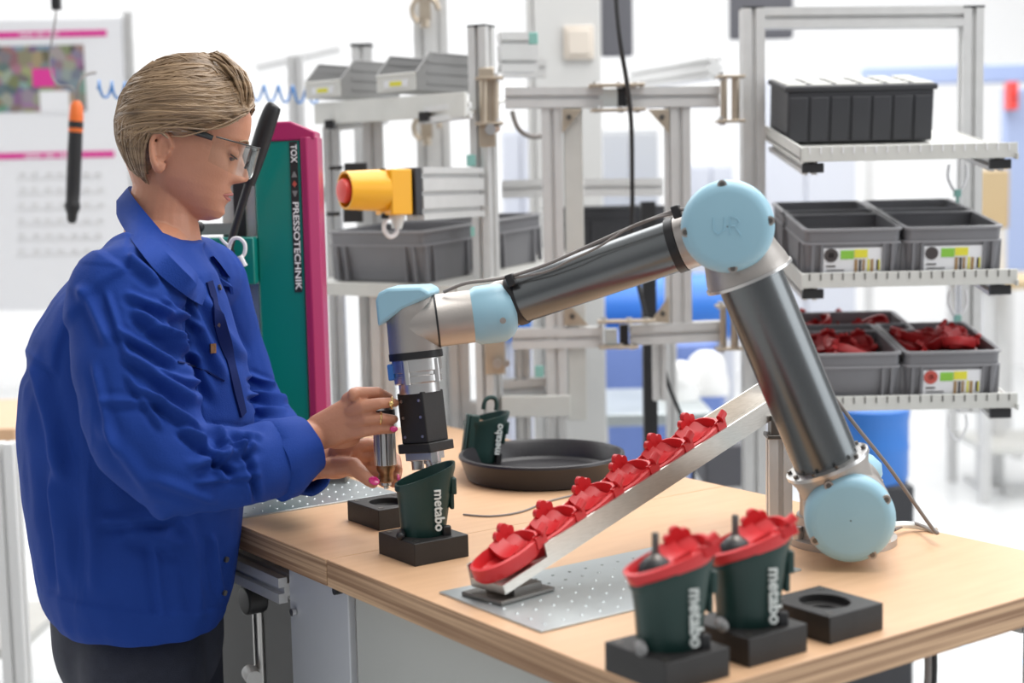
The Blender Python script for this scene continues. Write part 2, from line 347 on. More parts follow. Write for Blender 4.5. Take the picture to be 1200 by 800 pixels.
# blue draped crates behind
def rbox(name, x0, y0, x1, y1, d, dep, mt_, label, cat):
    p = P(x0, y1, d); q_ = P(x1, y0, d); cx = (p.x + q_.x) / 2; w = (q_.x - p.x) / 2; h = q_.z; m_ = MB(); rs = []
    for k in range(7):
        t_ = k / 6; s_ = 1 - .03 * t_ - (.08 if k == 6 else 0)
        z_ = h * t_
        rs.append([Vector((cx + w * s_ * max(-1, min(1, 1.25 * math.cos(a_ * math.pi / 12))), d + dep / 2 + dep / 2 * s_ * max(-1, min(1, 1.25 * math.sin(a_ * math.pi / 12))), z_)) for a_ in range(24)])
    m_.rings(rs); return tag(m_.build(name, mt_, smooth=40, bevel=.01), label, cat)
rbox('covered_pallet', 684, 404, 858, 620, 5.6, .8, 'blueobj', 'muted blue covered stack standing behind the frame and the white bags', 'stack')
m = MB(); a = P(560, 362, 6.6); b_ = P(868, 358, 6.6); m.cyl(a, b_, .15, n=32); o = m.build('roller', 'brightblue', smooth=50); t_ = thing('blue_roller_stand', ((a.x + b_.x) / 2, 6.6, 0), 0, 'long bright blue horizontal roll on a stand behind the forearm', 'roll')
adopt(o, t_)
for p in (a + Vector((.1, 0, 0)), b_ - Vector((.1, 0, 0))):
    m = MB(); m.prof((p.x, p.y, 0), (p.x, p.y, p.z - .13)); m.box((p.x, p.y, .01), (.1, .5, .02)); m.build('leg', 'alu', t_)
# blue barrel at right behind robot
p = P(1022, 600, 4.2); r = 42 / FPX * 4.2; zt = P(1022, 478, 4.2).z; t_ = thing('waste_drum', (p.x, 4.2, 0), 0, 'bright blue drum on a dark plinth behind the robot base', 'drum')
zb = P(1022, 562, 4.2).z
m = MB(); m.lathe(Vector((p.x, 4.2, zb)), VZ, [(r * .96, 0), (r, .02), (r, .09), (r * 1.02, .10), (r, .115), (r, zt - zb - .03), (r * 1.03, zt - zb - .02), (r * 1.03, zt - zb)]); m.build('drum_body', 'brightblue', t_)
m = MB(); m.box((p.x, 4.2, zb / 2), (r * 1.9, r * 1.9, zb)); m.build('plinth', 'bindark', t_, bevel=.01)
# dark and white machines low behind table (visible under the chute)
farbox('storage_crate', 826, 520, 884, 572, 3.9, .3, 'darkgrey', 'dark grey crate seen under the raised end of the chute', 'crate', feet=True)
# ================================================================== poster board (left)
d = 5.4; p0 = P(-60, 366, d); p1 = P(142, 20, d); t_ = thing('poster_board', ((p0.x + p1.x) / 2, d + .02, 0), 0, 'white poster board with magenta bars and a photo collage', 'board')
m = MB(); m.box(((p0.x + p1.x) / 2, d + .02, (p0.z + p1.z) / 2), (p1.x - p0.x, .02, p1.z - p0.z)); m.build('board', 'paper', t_, bevel=.002)
m = MB(); m.prof((p1.x + .02, d + .02, 0), (p1.x + .02, d + .02, p1.z + .02), .03, .03); m.build('post', 'alu', t_)
m = MB(); m.prof((p0.x, d + .02, 0), (p0.x, d + .02, p1.z + .02), .03, .03); m.build('post', 'alu', t_)
def on(x0, y0, x1, y1, mt_, nm, th=.002, y=None):
    a = P(x0, y1, d); b__ = P(x1, y0, d); m_ = MB(); m_.box(((a.x + b__.x) / 2, d + .009 - th / 2, (a.z + b__.z) / 2), (b__.x - a.x, th, b__.z - a.z)); return m_.build(nm, mt_, t_, smooth=0)
on(-60, 34.5, 124, 46, 'magprint', 'magenta_bar'); on(-60, 176.5, 133, 188, 'magprint', 'magenta_bar'); on(-60, 52, 97, 133, 'poster', 'photo_print')
on(38, 80, 62, 102, 'magprint', 'pink_note', .004); on(47, 106, 80, 132, 'paper', 'white_note', .004)
for (x0, y0, x1, y1) in ((22, 37.5, 68, 42.5), (28, 179.5, 84, 185.5)):
    m = MB(); a = P(x0, y1, d); b_ = P(x1, y0, d); n_ = 14
    for k in range(n_):
        if k in (5, 9): continue
        m.box((a.x + (b_.x - a.x) * (k + .5) / n_, d + .0055, (a.z + b_.z) / 2), ((b_.x - a.x) / n_ * .6, .002, (b_.z - a.z) * (.6 + .3 * (k % 2))))
    m.build('printed_caption', 'paper', t_, smooth=0)
m = MB()
for k in range(6):
    yy = 210 + k * 18
    a = P(18, yy, d); b_ = P(118, yy, d); m.box(((a.x + b_.x) / 2, d + .0085, a.z), (b_.x - a.x, .001, .003))
    for j in range(7):
        q = P(24 + j * 15 + random.random() * 4, yy - 6, d); m.box((q.x, d + .0085, q.z), (.02, .001, .008))
m.build('table_rows', 'alu', t_, smooth=0)
# hanging pneumatic screwdriver
t_ = thing('pneumatic_screwdriver', P(85, 240, 3.6), 0, 'black and orange pneumatic screwdriver hanging in front of the poster board', 'screwdriver')
top = P(90, 118, 3.6); bot = P(85, 240, 3.6); ax = (bot - top)
m = MB(); m.lathe(top + ax * .30, ax, [(.017, 0), (.0175, .05), (.0175, .13), (.0165, .17), (.019, .175), (.019, .185), (.013, .20), (.012, .215), (.007, .222)], 20); m.build('grip', 'black', t_)
m = MB(); m.lathe(top, ax, [(.008, 0), (.0155, .012), (.0175, .04), (.0175, .055)], 20); m.lathe(top + ax.normalized() * .062, ax, [(.0175, 0), (.0175, .012), (.013, .03)], 20); m.build('end_cap', 'orange', t_)
m = MB(); m.cyl(top + ax.normalized() * .05, top + ax.normalized() * .066, .0178); m.build('collar', 'black', t_)
m = MB(); m.cyl(bot - ax * .12, bot, .0022, n=8); m.build('bit', 'steel', t_)
m = MB(); m.tube([top + Vector((0, 0, -.003)), P(92, 100, 3.6), P(100, 88, 3.62), P(112, 85, 3.65)], .0035, smooth=6); m.tube([top, P(84, 102, 3.62), P(66, 98, 3.66), P(58, 70, 3.7), P(66, 12, 3.7), P(66, -40, 3.7)], .0022, smooth=6); m.build('hanger_hose', 'cable', t_)
m = MB(); q = P(66, 3, 3.7); m.box((q.x, q.y, q.z), (.02, .02, .035)); m.build('hanger_clip', 'black', t_)
def spiral(x0, y0, x1, y1, d0, turns, amp, label):
    a = P(x0, y0, d0); b__ = P(x1, y1, d0); ax_ = (b__ - a); u, v, w_ = frame_from(ax_); pts = []
    N = turns * 12
    for i in range(N + 1):
        t__ = i / N; pts.append(a + ax_ * t__ + u * amp * math.cos(2 * math.pi * turns * t__) + v * amp * math.sin(2 * math.pi * turns * t__))
    m_ = MB(); m_.tube(pts, .0035, 6); return tag(m_.build('spiral_air_hose', 'bhose'), label, 'hose')
spiral(112, 104, 172, 108, 3.65, 4, .020, 'coiled blue air hose beside the hanging screwdriver')
spiral(288, 108, 372, 112, 3.9, 5, .022, 'coiled blue air hose above the teal press')
# ================================================================== left background white frame
def stand(name, label, cat, posts, beams, mt_='alu', w=.045, base=None):
    t__ = thing(name, base or posts[0][0], 0, label, cat)
    for (a, b__) in posts: mm = MB(); mm.prof(a, b__, w, w, hint=Y1); mm.build('post', mt_, t__, smooth=0)
    for (a, b__) in beams: mm = MB(); mm.prof(a, b__, w, w); mm.build('beam', mt_, t__, smooth=0)
    return t__
a = P(8, 500, 3.0); b_ = Z(8, 770, 0); pp = Vector((P(10, 600, 3.2).x, 3.2, 0)); p2 = Vector((pp.x - .02, 4.4, 0)); p3 = pp + Vector((.9, .5, 0))
stand('trolley_frame', 'white profile frame of a trolley low at the left edge', 'trolley', [(pp, pp + VZ * 1.0), (p2, p2 + VZ * 1.0), (p3, p3 + VZ * .16)], [(pp + Vector((.02, .03, .14)), p2 + Vector((.02, -.03, .14))), (pp + Vector((.03, .02, .14)), p3 + Vector((-.03, -.02, .14)))], 'white', .05)
# ================================================================== WORKBENCHES
TH = .039
def panel_a(a0, a1, b0, z0, z1, th=.012):
    mm = MB(); c = W((a0 + a1) / 2, b0 + th / 2, (z0 + z1) / 2); mm.box(c, (a1 - a0, th, z1 - z0), X=VA, Y=VB); return mm
def slab(a0, a1, b0, b1, z0, z1, mt_, nm, par, bev=.0015):
    mm = MB(); mm.box(W((a0 + a1) / 2, (b0 + b1) / 2, (z0 + z1) / 2), (a1 - a0, b1 - b0, z1 - z0), X=VA, Y=VB); return mm.build(nm, mt_, par, bevel=bev)
A0, A1, A2, B0, B1 = 1.072, 1.809, 2.75, .958, 1.735
def bench(a0, a1, label):
    t__ = thing('workbench', W((a0 + a1) / 2, (B0 + B1) / 2, 0), AZ, label, 'workbench')
    slab(a0 + .0012, a1 - .0012, B0 + .0006, B1, TT - .0025, TT, 'wood', 'tabletop', t__, .0008)
    slab(a0 + .0012, a1 - .0012, B0, B1, TT - TH, TT - .0025, 'woodedge', 'multiplex_core', t__, .001)
    for aa in (a0 + .06, a1 - .06):
        for bb in (B0 + .09, B1 - .06):
            mm = MB(); mm.prof(W(aa, bb, 0), W(aa, bb, TT - TH), hint=VB); mm.build('leg', 'alu', t__, smooth=0)
    for bb in (B0 + .09, B1 - .06):
        mm = MB(); mm.prof(W(a0 + .085, bb, TT - TH - .028), W(a1 - .085, bb, TT - TH - .028)); mm.build('rail', 'alu', t__, smooth=0)
    return t__
tb1 = bench(A0, A1, 'beech-topped workbench half carrying the robot and the chute')
tb2 = bench(A1, A2, 'beech-topped workbench half in front of the woman, left of the joint')
# side panels hung on near half / far half
p = panel_a(1.80, 1.985, B0 + .028, .12, TT - TH, .012); p.build('side_panel', 'panel', tb2, bevel=.002)
p = panel_a(A0 + .04, 1.792, B0 + .035, .12, TT - TH, .012); p.build('side_panel', 'panel2', tb1, bevel=.002)
mm = MB(); q = W(1.965, B0 + .026, .90); mm.cyl(q, q - VB * .006, .006, n=12); mm.build('bolt', 'steel', tb2)
mm = MB(); q = W(1.80, B0 + .018, TT - TH - .006); mm.cyl(q, q - VB * .012, .006, n=12); mm.build('bolt', 'black', tb2)
mm = MB(); mm.prof(W(1.995, B0 + .035, TT - TH - .05), W(A2 - .1, B0 + .035, TT - TH - .05), .04, .04); mm.build('rail', 'alu', tb2, smooth=0)
# dark sheet added for the shade below the left half, and the rod stand
slab(1.99, 2.74, B0 + .20, B0 + .22, .05, .95, 'shadowpanel', 'shade_panel', tb2)
t_ = thing('under_bench_stand', W(2.22, B0 + .085, 0), AZ, 'thin metal rod stand with a black clamp knob under the bench beside the woman', 'stand')
mm = MB(); mm.cyl(W(2.22, B0 + .085, 0), W(2.22, B0 + .085, .93), .010, n=16); mm.build('rod', 'steel', t_)
mm = MB(); mm.cyl(W(2.20, B0 + .085, .86), W(2.20, B0 + .050, .86), .024, n=20); mm.build('clamp_knob', 'black', t_, bevel=.003)
mm = MB(); mm.cyl(W(2.22, B0 + .065, .73), W(2.18, B0 + .055, .73), .014, n=16); mm.build('clamp', 'alu', t_)
mm = MB(); mm.cyl(W(2.22, B0 + .085, .62), W(2.22, B0 + .085, .66), .018, n=16); mm.build('collar', 'alu', t_)
mm = MB(); mm.cyl(W(2.22, B0 + .085, 0), W(2.22, B0 + .085, .02), .06, n=24); mm.build('foot', 'darksteel', t_)
# hanging cables below the right half
for i, (px, d_) in enumerate(((1098, 1.85), (1110, 1.86))):
    a = W(1.16 + .0 * i, 1.40 + .012 * i, TT - TH); mm = MB()
    top = Z(1103 + 8 * i, 762, TT - TH); mm.tube([Vector((top.x, top.y + .06, TT - TH)), Vector((top.x, top.y + .06, .9)), Vector((top.x - .02, top.y + .08, .7)), Vector((top.x - .05, top.y + .1, .35)), Vector((top.x - .02, top.y + .3, .01))], .0035 + .001 * (1 - i), smooth=6)
    tag(mm.build('power_cable', 'cable' if i == 0 else 'bcable'), ['brown-grey cable hanging below the right bench edge', 'thin dark cable hanging below the right bench edge, right of the brown-grey one'][i], 'cable')
# plates on the bench
def plate(a0, a1, b0, b1, label):
    t__ = thing('mounting_plate', W((a0 + a1) / 2, (b0 + b1) / 2, TT), AZ, label, 'plate')
    slab(a0, a1, b0, b1, TT, TT + .003, 'galv', 'sheet', t__, .0006)
    mm_ = MB()
    na = int((a1 - a0) / .028); nb = int((b1 - b0) / .028)
    for i in range(na):
        for j in range(nb):
            c = W(a0 + .02 + i * .028, b0 + .02 + j * .028, TT + .003); mm_.cyl(c, c + VZ * .0012, .0028, .0016, n=8)
    mm_.build('rivet_heads', 'galv', t__, kind='stuff'); return t__
plate(1.335, 1.555, .985, 1.42, 'galvanised steel plate on the bench under the foot of the chute')
plate(2.13, 2.52, .975, 1.27, 'galvanised steel plate on the bench under the woman\'s hands')
# ================================================================== FIXTURE BLOCKS
def fixture(a, b__, label, sa=.098, sb=.090, h=.032):
    t__ = thing('fixture_block', W(a, b__, TT), AZ, label, 'fixture', 'black fixture blocks on the bench'); zt_ = TT + h
    c = W(a, b__, TT); mm_ = MB(); n_ = 40; rr = .031; o_ = []; i_ = []
    for k in range(n_):
        an = 2 * math.pi * (k + .5) / n_; cx, cy = math.cos(an), math.sin(an); s_ = max(abs(cx) / (sa / 2), abs(cy) / (sb / 2)); o_.append((cx / s_, cy / s_)); i_.append((rr * cx, rr * .9 * cy))
    R = lambda pts, z_: [c + VA * x + VB * y + VZ * z_ for x, y in pts]
    # VA x VB points down, so go round in reverse
    o_ = o_[::-1]; i_ = i_[::-1]
    for (x, y) in ((1, 1), (1, -1), (-1, 1), (-1, -1)):
        k = min(range(n_), key=lambda q_: (o_[q_][0] - x * sa / 2) ** 2 + (o_[q_][1] - y * sb / 2) ** 2); o_[k] = (x * sa / 2, y * sb / 2)
    i2 = [(x * .62, y * .62) for x, y in i_]
    mm_.rings([R(o_, 0), R(o_, h), R(i_, h), R(i_, h - .010), R(i2, h - .010), R(i2, h - .016)])
    mm_.build('block', 'pom', t__, bevel=.001, smooth=30)
    for sx, sy in ((1, 1), (-1, -1), (1, -1)):
        mm_ = MB(); q_ = c + VA * (sx * .037) + VB * (sy * .034) + VZ * h; mm_.cyl(q_ - VZ * .004, q_ + VZ * .0006, .0042, n=14); mm_.build('screw', 'darksteel', t__)
    return t__
S = 1.07
fixture(1.143, 1.254, 'empty black fixture block with a round recess, rightmost at the bench edge')
fixture(1.143, 1.128, 'black fixture block under the right-hand red-topped housing')
fixture(1.137, 1.004, 'black fixture block under the red-topped housing nearest the camera')
fixture(1.740, 1.078, 'black fixture block under the open green housing below the gripper')
fixture(1.960, 1.150, 'black fixture block behind the gripper, partly hidden, under the held armature')
# ================================================================== RED COVER mesh and GREEN HOUSING
def red_cover_mb():
    m_ = MB(); n_ = 28
    def ring(sx, sy, z_, off=0, k=0):
        r_ = []
        for i in range(n_):
            a_ = 2 * math.pi * i / n_; cx, cy = math.cos(a_), math.sin(a_); ex = .8
            x = math.copysign(abs(cx) ** ex, cx) * sx + off; y = math.copysign(abs(cy) ** ex, cy) * sy * (1 + .16 * cx)
            r_.append(Vector((x, y, z_(x) if callable(z_) else z_)))
        return r_
    # side wall with rim, saddle shaped top, floor with an oval opening toward the nose
    m_.rings([ring(.040, .0235, 0), ring(.044, .0265, .004), ring(.0455, .0275, lambda x: .016 + .10 * max(0, x) ** 1.0 * .4), ring(.0415, .0240, lambda x: .017 + .04 * max(0, x)), ring(.038, .0215, .0055), ring(.016, .011, .0035, -.016), ring(.016, .011, .0, -.016), ring(.040, .0235, 0)], False, False)
    # two arched saddles
    for (x0, w_, h_) in ((.008, .010, .012), (.028, .008, .016)):
        rs = []
        for i in range(13):
            t__ = -1 + 2 * i / 12; y = t__ * .0235; z_ = .016 - h_ * .75 * (1 - t__ * t__) + .002
            rs.append([Vector((x0 - w_, y, z_ - .002)), Vector((x0 + w_, y, z_ + .001)), Vector((x0 + w_, y, z_ + .004)), Vector((x0 - w_, y, z_ + .001))])
        m_.rings(rs)
    # clover clip
    for (x, z_, r_) in ((.013, .022, .0052), (.022, .0265, .0062), (.031, .022, .0050)):
        m_.cyl((x, .0195, z_), (x, .0265, z_), r_, r_ * .92, n=14)
    m_.box((.022, .023, .016), (.020, .006, .012))
    # tab on the other side
    m_.cyl((.036, -.0255, .022), (.046, -.0255, .026), .0055, .005, n=12); m_.box((.036, -.024, .014), (.016, .006, .012))
    return m_
rc = red_cover_mb(); RCM = rc.build('red_cover_source', 'red', smooth=40); rc_mesh = RCM.data; rc_mesh.name = 'red_cover_mesh'; bpy.data.objects.remove(RCM)
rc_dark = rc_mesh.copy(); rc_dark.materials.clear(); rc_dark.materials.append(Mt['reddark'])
def housing(nm, base, rz, label, red=True, scale=1, tiltm=None, flip=False, group=None, H=.094):
    # local: x long axis (right), y away, z up
    t__ = bpy.data.objects.new(nm, None); t__.empty_display_size = .03; col.objects.link(t__)
    t__.matrix_basis = Matrix.Translation(base) @ Matrix.Rotation(rz, 4, 'Z') @ (tiltm or Matrix.Identity(4)) @ Matrix.Scale(scale, 4)
    tag(t__, label, 'housing', group)
    def loc(m_, name, mt_, par=t__, **k):
        o = m_.build(name, mt_, None, **k); o.parent = par; return o
    m_ = MB(); n_ = 36
    def ring(sx, sy, z_, off=0, sh=0, ex=.85):
        r_ = []
        for i in range(n_):
            a_ = 2 * math.pi * i / n_; cx, cy = math.cos(a_), math.sin(a_)
            x = math.copysign(abs(cx) ** ex, cx) * sx + off; y = math.copysign(abs(cy) ** ex, cy) * sy
            r_.append(Vector((x, y, z_ + sh * x)))
        return r_
    SH = .34
    prof_ = [(.028, .024, 0, 0, 0), (.031, .026, .003, 0, 0), (.033, .0265, .022, .001, .0), (.0365, .0275, H * .55, .003, .10), (.041, .0285, H * .86, .005, SH * .8), (.0435, .0295, H * .92, .005, SH), (.0435, .0295, H, .005, SH)]
    inn = [(.0405, .0265, H, .005, SH), (.038, .025, H - .02, .004, SH * .8), (.029, .022, .03, 0, 0), (.012, .012, .028, 0, 0)]
    m_.rings([ring(*q_) for q_ in prof_ + inn]); loc(m_, 'shell', 'green', smooth=35)
    m_ = MB()   # rib, latch and front boss
    m_.box((.0435, -.004, H * .82), (.008, .026, .024)); m_.box((.041, -.004, H * .60), (.006, .020, .026)); loc(m_, 'latch', 'green', bevel=.002)
    m_ = MB(); m_.cyl((-.033, -.010, .014), (-.037, -.026, .014), .0062, n=14); m_.sphere((-.037, -.026, .014), .0062); loc(m_, 'screw_boss', 'rubber' if not red else 'louvre')
    m_ = MB(); m_.box((.030, -.022, .012), (.012, .010, .022)); loc(m_, 'foot_tab', 'rubber', bevel=.002)
    tx = text_mb('metabo', Vector((.0125, -.0292, H * .82)), Vector((0, -.02, -1)).normalized() if not flip else VZ, X1, .0195, .0016, .018)
    if flip:
        tx = text_mb('metabo', Vector((.0275, -.0298, H * .22)), VZ, -X1, .0195, .0016, .018)
    loc(tx, 'lettering', 'print_w', smooth=0)
    if red:
        rco = bpy.data.objects.new('red_cover', rc_mesh); col.objects.link(rco); rco.parent = t__
        rco.matrix_basis = Matrix.Translation((.005, 0, H - .004)) @ Matrix.Rotation(-math.atan(SH), 4, 'Y') @ Matrix.Diagonal((1.04, 1.12, 1.0, 1))
        m_ = MB(); Rt = Matrix.Rotation(-math.atan(SH), 4, 'Y')
        ax_ = VZ; c = Vector((-.012, 0, H - .0075)); m_.lathe(c, ax_, [(.0175, -.006), (.0185, .004), (.017, .010), (.011, .017), (.008, .018)], 24); loc(m_, 'rubber_boot', 'rubber')
        m_ = MB(); m_.lathe(c + Vector((0, 0, .016)), ax_, [(.009, 0), (.009, .002), (.0045, .006), (.0036, .010), (.0036, .026), (.003, .027)], 16); loc(m_, 'spindle', 'darksteel')
    else:
        m_ = MB(); c = Vector((-.008, 0, .032)); m_.lathe(c, VZ, [(.020, 0), (.020, .030), (.016, .034), (.010, .036), (.010, .046), (.004, .048)], 20); loc(m_, 'inner_gear', 'brass')
        m_ = MB()
        for i in range(9):
            a_ = 2 * math.pi * i / 9; m_.box((-.008 + .017 * math.cos(a_), .017 * math.sin(a_), .069), (.005, .004, .006))
        loc(m_, 'terminal', 'darksteel')
    return t__
UX = math.radians(14)
gB = 'green motor housings'
def Wz(a, b__, z_): return W(a, b__, z_)
housing('motor_housing', Wz(1.143, 1.128, TT + .0225), UX, 'dark green motor housing with red top on a block, next to the empty block', True, 1.06, group=gB, H=.088)
housing('motor_housing', Wz(1.137, 1.006, TT + .0225), UX, 'dark green motor housing with red top nearest the camera', True, 1.06, group=gB, H=.088)
housing('motor_housing', Wz(1.740, 1.078, TT + .0225), UX, 'open dark green housing without red top, under the gripper', False, 1.0, group=gB)
# ================================================================== BLACK ROUND TRAY + housing in it
bc = Z(636, 577, TT); bc = Vector((bc.x + .002, bc.y + .140, TT)); t_ = thing('round_tray', bc, 0, 'large round black plastic tray on the bench behind the chute', 'tray')
m = MB(); m.lathe(bc, VZ, [(.128, 0), (.136, .003), (.146, .034), (.150, .040), (.149, .044), (.143, .045), (.138, .040), (.130, .014), (.124, .0095), (.02, .0095)], 72); m.build('tray_body', 'tray', t_)
hb = Z(561, 541, TT + .012); housing('motor_housing', Vector((hb.x, hb.y, TT + .013)), math.radians(22), 'dark green housing with a clip arch leaning in the round black tray', False, .98, Matrix.Rotation(math.radians(9), 4, 'Y') , True, gB, H=.085)
h3 = bpy.data.objects[-1] if False else [o for o in bpy.data.objects if o.get('label', '').startswith('dark green housing with a clip arch')][0]
m = MB(); pts = [(-.004, 0, .10), (-.002, 0, .117), (.008, 0, .124), (.018, 0, .122), (.022, 0, .112), (.022, 0, .100)]
m.tube(pts, .0045, 8, smooth=4); o = m.build('clip_arch', 'green'); o.parent = h3
m = MB(); m.box((-.026, -.014, .055), (.020, .016, .07)); m.box((-.040, -.016, .052), (.006, .014, .078)); o = m.build('side_rib', 'green', bevel=.003); o.parent = h3
# thin cable on bench
m = MB(); m.tube([Z(543, 604, TT) + VZ * .002, Z(575, 606, TT) + VZ * .002, Z(610, 601, TT) + VZ * .002, Z(645, 588, TT) + VZ * .002, Z(700, 575, TT) + VZ * .002], .0016, smooth=8); tag(m.build('thin_cable', 'cable'), 'thin grey cable lying on the bench in front of the round tray', 'cable')
# ================================================================== CHUTE
L0 = Z(592, 697, TT + .014); L1 = P(906, 491, 2.165)
cax = (L1 - L0).normalized(); cw = VZ.cross(cax).normalized(); cn = cax.cross(cw).normalized()
t_ = thing('parts_chute', Vector((L0.x, L0.y, TT)), math.atan2(cax.y, cax.x), 'sloping aluminium channel chute holding a row of red covers', 'chute')
CW = .062; LL = (L1 - L0).length + .085; WH = .031
m = MB(); m.prism([(0, 0), (CW, 0), (CW, WH), (CW - .0025, WH), (CW - .0025, .0025), (.0025, .0025), (.0025, WH), (0, WH)], L0 + cax * .082, cw, cn, cax * (LL - .082)); m.prism([(0, 0), (CW, 0), (CW, WH), (CW - .0025, WH), (CW - .0025, .0025), (.0025, .0025), (.0025, .013), (0, .013)], L0, cw, cn, cax * .0825); m.build('channel', 'alu_side', t_, smooth=0)
m = MB(); m.box(L0 + cw * CW / 2 + cn * .0065 + cax * .0015, (.003, CW, .013), X=cax, Y=cw, Zd=cn); m.build('end_stop', 'alu_side', t_)
hx = Vector((cax.x, cax.y, 0)).normalized(); m = MB(); m.box(Vector((L0.x, L0.y, TT + .006)) + cw * CW / 2 + hx * .035, (.095, CW + .012, .005), X=hx, Y=cw); m.box(Vector((L0.x, L0.y, TT + .012)) + cw * CW / 2 + hx * .045, (.05, CW - .01, .010), X=hx, Y=cw); m.build('base_plate', 'darksteel', t_, bevel=.001)
pf = Z(913, 617, TT); ptop = Vector((pf.x, pf.y, P(913, 512, pf.y).z))
m = MB(); m.prof(pf, ptop, .034, .034, hint=Y1, slot=.008, dep=.008); m.build('support_post', 'alu', t_, smooth=0)
m = MB(); m.box(ptop + VZ * .003, (.040, .040, .006)); m.box(ptop + VZ * .019, (.028, .03, .030)); m.build('post_cap', 'darksteel', t_, bevel=.001)
gC = 'red covers queued in the chute'
ords = ['lowest, at the end stop', 'second from the bottom', 'third from the bottom', 'third from the top', 'second from the top', 'topmost']
for k in range(6):
    s_ = .040 + k * .0775
    t__ = bpy.data.objects.new('red_cover', rc_mesh); col.objects.link(t__)
    c = L0 + cax * s_ + cw * CW / 2 + cn * (.015 if k == 0 else .012)
    mt = Matrix((-cax, -cw, cn)).transposed()
    # nose points down the chute
    R_ = Matrix((-cax, cw * -1, cn)).transposed().to_4x4()
    t__.matrix_basis = Matrix.Translation(c) @ Matrix((cax, cw, cn)).transposed().to_4x4() @ Matrix.Rotation(math.radians(-6 if k else -2), 4, 'Y') @ Matrix.Diagonal((1.18, 1.04, 1.35, 1))
    tag(t__, 'red plastic cover in the chute, ' + ords[k], 'cover', gC)
# ================================================================== ROBOT ARM
nv = Vector((-math.sin(math.radians(9)), -math.cos(math.radians(9)), 0))    # joint axis, toward the camera
S0 = P(993, 598, 1.955); E0 = P(853, 264, 1.945)
ua = (E0 - S0).normalized()
base = Vector((S0.x, S0.y, TT)) - nv * .115
rb = thing('robot_arm', base, 0, 'grey six-joint robot arm with pale blue joint caps reaching over the bench', 'robot')
m = MB(); m.lathe(base, VZ, [(.078, 0), (.078, .010), (.066, .012), (.064, .040)], 40); m.build('base', 'cast', rb, smooth=40)
for k in range(6):
    a_ = k * math.pi / 3 + .3; m = MB(); c = base + Vector((.070 * math.cos(a_), .070 * math.sin(a_), .010)); m.cyl(c, c + VZ * .012, .0075, n=14); m.cyl(c + VZ * .012, c + VZ * .018, .0055, n=12); m.build('bolt', 'steel', rb)
# base cable
def joint_cap(c, n__, r, th, name='joint_cap', notch=True, logo=False, ang=0.35):
    mm = MB(); mm.lathe(c, n__, [(r * .98, 0), (r, .003), (r, th * .45), (r * .95, th * .78), (r * .84, th * .97), (r * .72, th), (.001, th * 1.005)], 56, c1=False)
    o = mm.build(name, 'blue_cap', rb, smooth=50)
    u, v, w_ = frame_from(n__)
    for k in range(4 if notch else 0):
        a_ = ang + k * math.pi / 2; d_ = u * math.cos(a_) + v * math.sin(a_); q_ = c + d_ * r * .90 + w_ * th * .80
        mm = MB(); mm.cyl(q_ - w_ * .004, q_ + w_ * .0035, .0062, n=16); s_ = mm.build('screw_recess', 'cast', rb); s_.parent = rb
        mm = MB(); mm.cyl(q_, q_ + w_ * .0042, .0036, n=12); mm.build('screw', 'darksteel', rb)
    return o
# shoulder housing
m = MB()
m.lathe(S0 - nv * .13, nv, [(.054, 0), (.060, .006), (.060, .060), (.058, .064), (.058, .125), (.0600, .128), (.0600, .163)], 48)
m.cyl(base + VZ * .035, Vector((base.x, base.y, S0.z + .02)), .060, .058, n=40)
m.lathe(S0 - nv * .005, ua, [(.046, 0), (.052, .055), (.0565, .066), (.0565, .072), (.047, .074)], 48)
m.build('shoulder_housing', 'cast', rb, smooth=40)
m = MB(); m.lathe(S0 + ua * .0695, ua, [(.0585, 0), (.0585, .005), (.050, .006)], 48); m.build('flange_ring', 'steel', rb, smooth=40)
for k in range(10):
    u, v, w_ = frame_from(ua); a_ = 2 * math.pi * k / 10; c = S0 + ua * .075 + (u * math.cos(a_) + v * math.sin(a_)) * .0525
    m = MB(); m.cyl(c, c + ua * .004, .0032, n=8); m.build('bolt', 'darksteel', rb)
joint_cap(S0 + nv * .032, nv, .0600, .030, ang=.55)
m = MB(); u_ = nv.cross(VZ); c = base + VZ * (S0.z - TT) - nv * .03
q = P(1022, 530, 2.09); m.lathe(Vector((q.x - .028, q.y, q.z - .03)), Vector((.25, 0, 1)), [(.040, 0), (.041, .010), (.036, .024), (.022, .032), (.001, .034)], 40, c1=False); m.build('rear_cap', 'blue_cap', rb, smooth=50)
# upper arm tube
m = MB(); m.lathe(S0 + ua * .075, ua, [(.0445, 0), (.0445, (E0 - S0).length - .148)], 56); m.build('upper_arm_tube', 'tube', rb, smooth=40)
# elbow housing
m = MB()
m.lathe(E0 - nv * .115, nv, [(.050, 0), (.056, .006), (.057, .070), (.0595, .072), (.0595, .148)], 48)
m.lathe(E0 + ua * .0, -ua, [(.046, -.01), (.050, .04), (.0565, .062), (.0580, .070), (.0580, .074), (.047, .075)], 48)
m.build('elbow_housing', 'cast', rb, smooth=40)
m = MB(); m.lathe(E0 - ua * .0715, -ua, [(.0605, 0), (.0605, .004), (.048, .005)], 48); m.build('flange_ring', 'steel', rb, smooth=40)
ec = joint_cap(E0 + nv * .032, nv, .0605, .032, ang=.12)
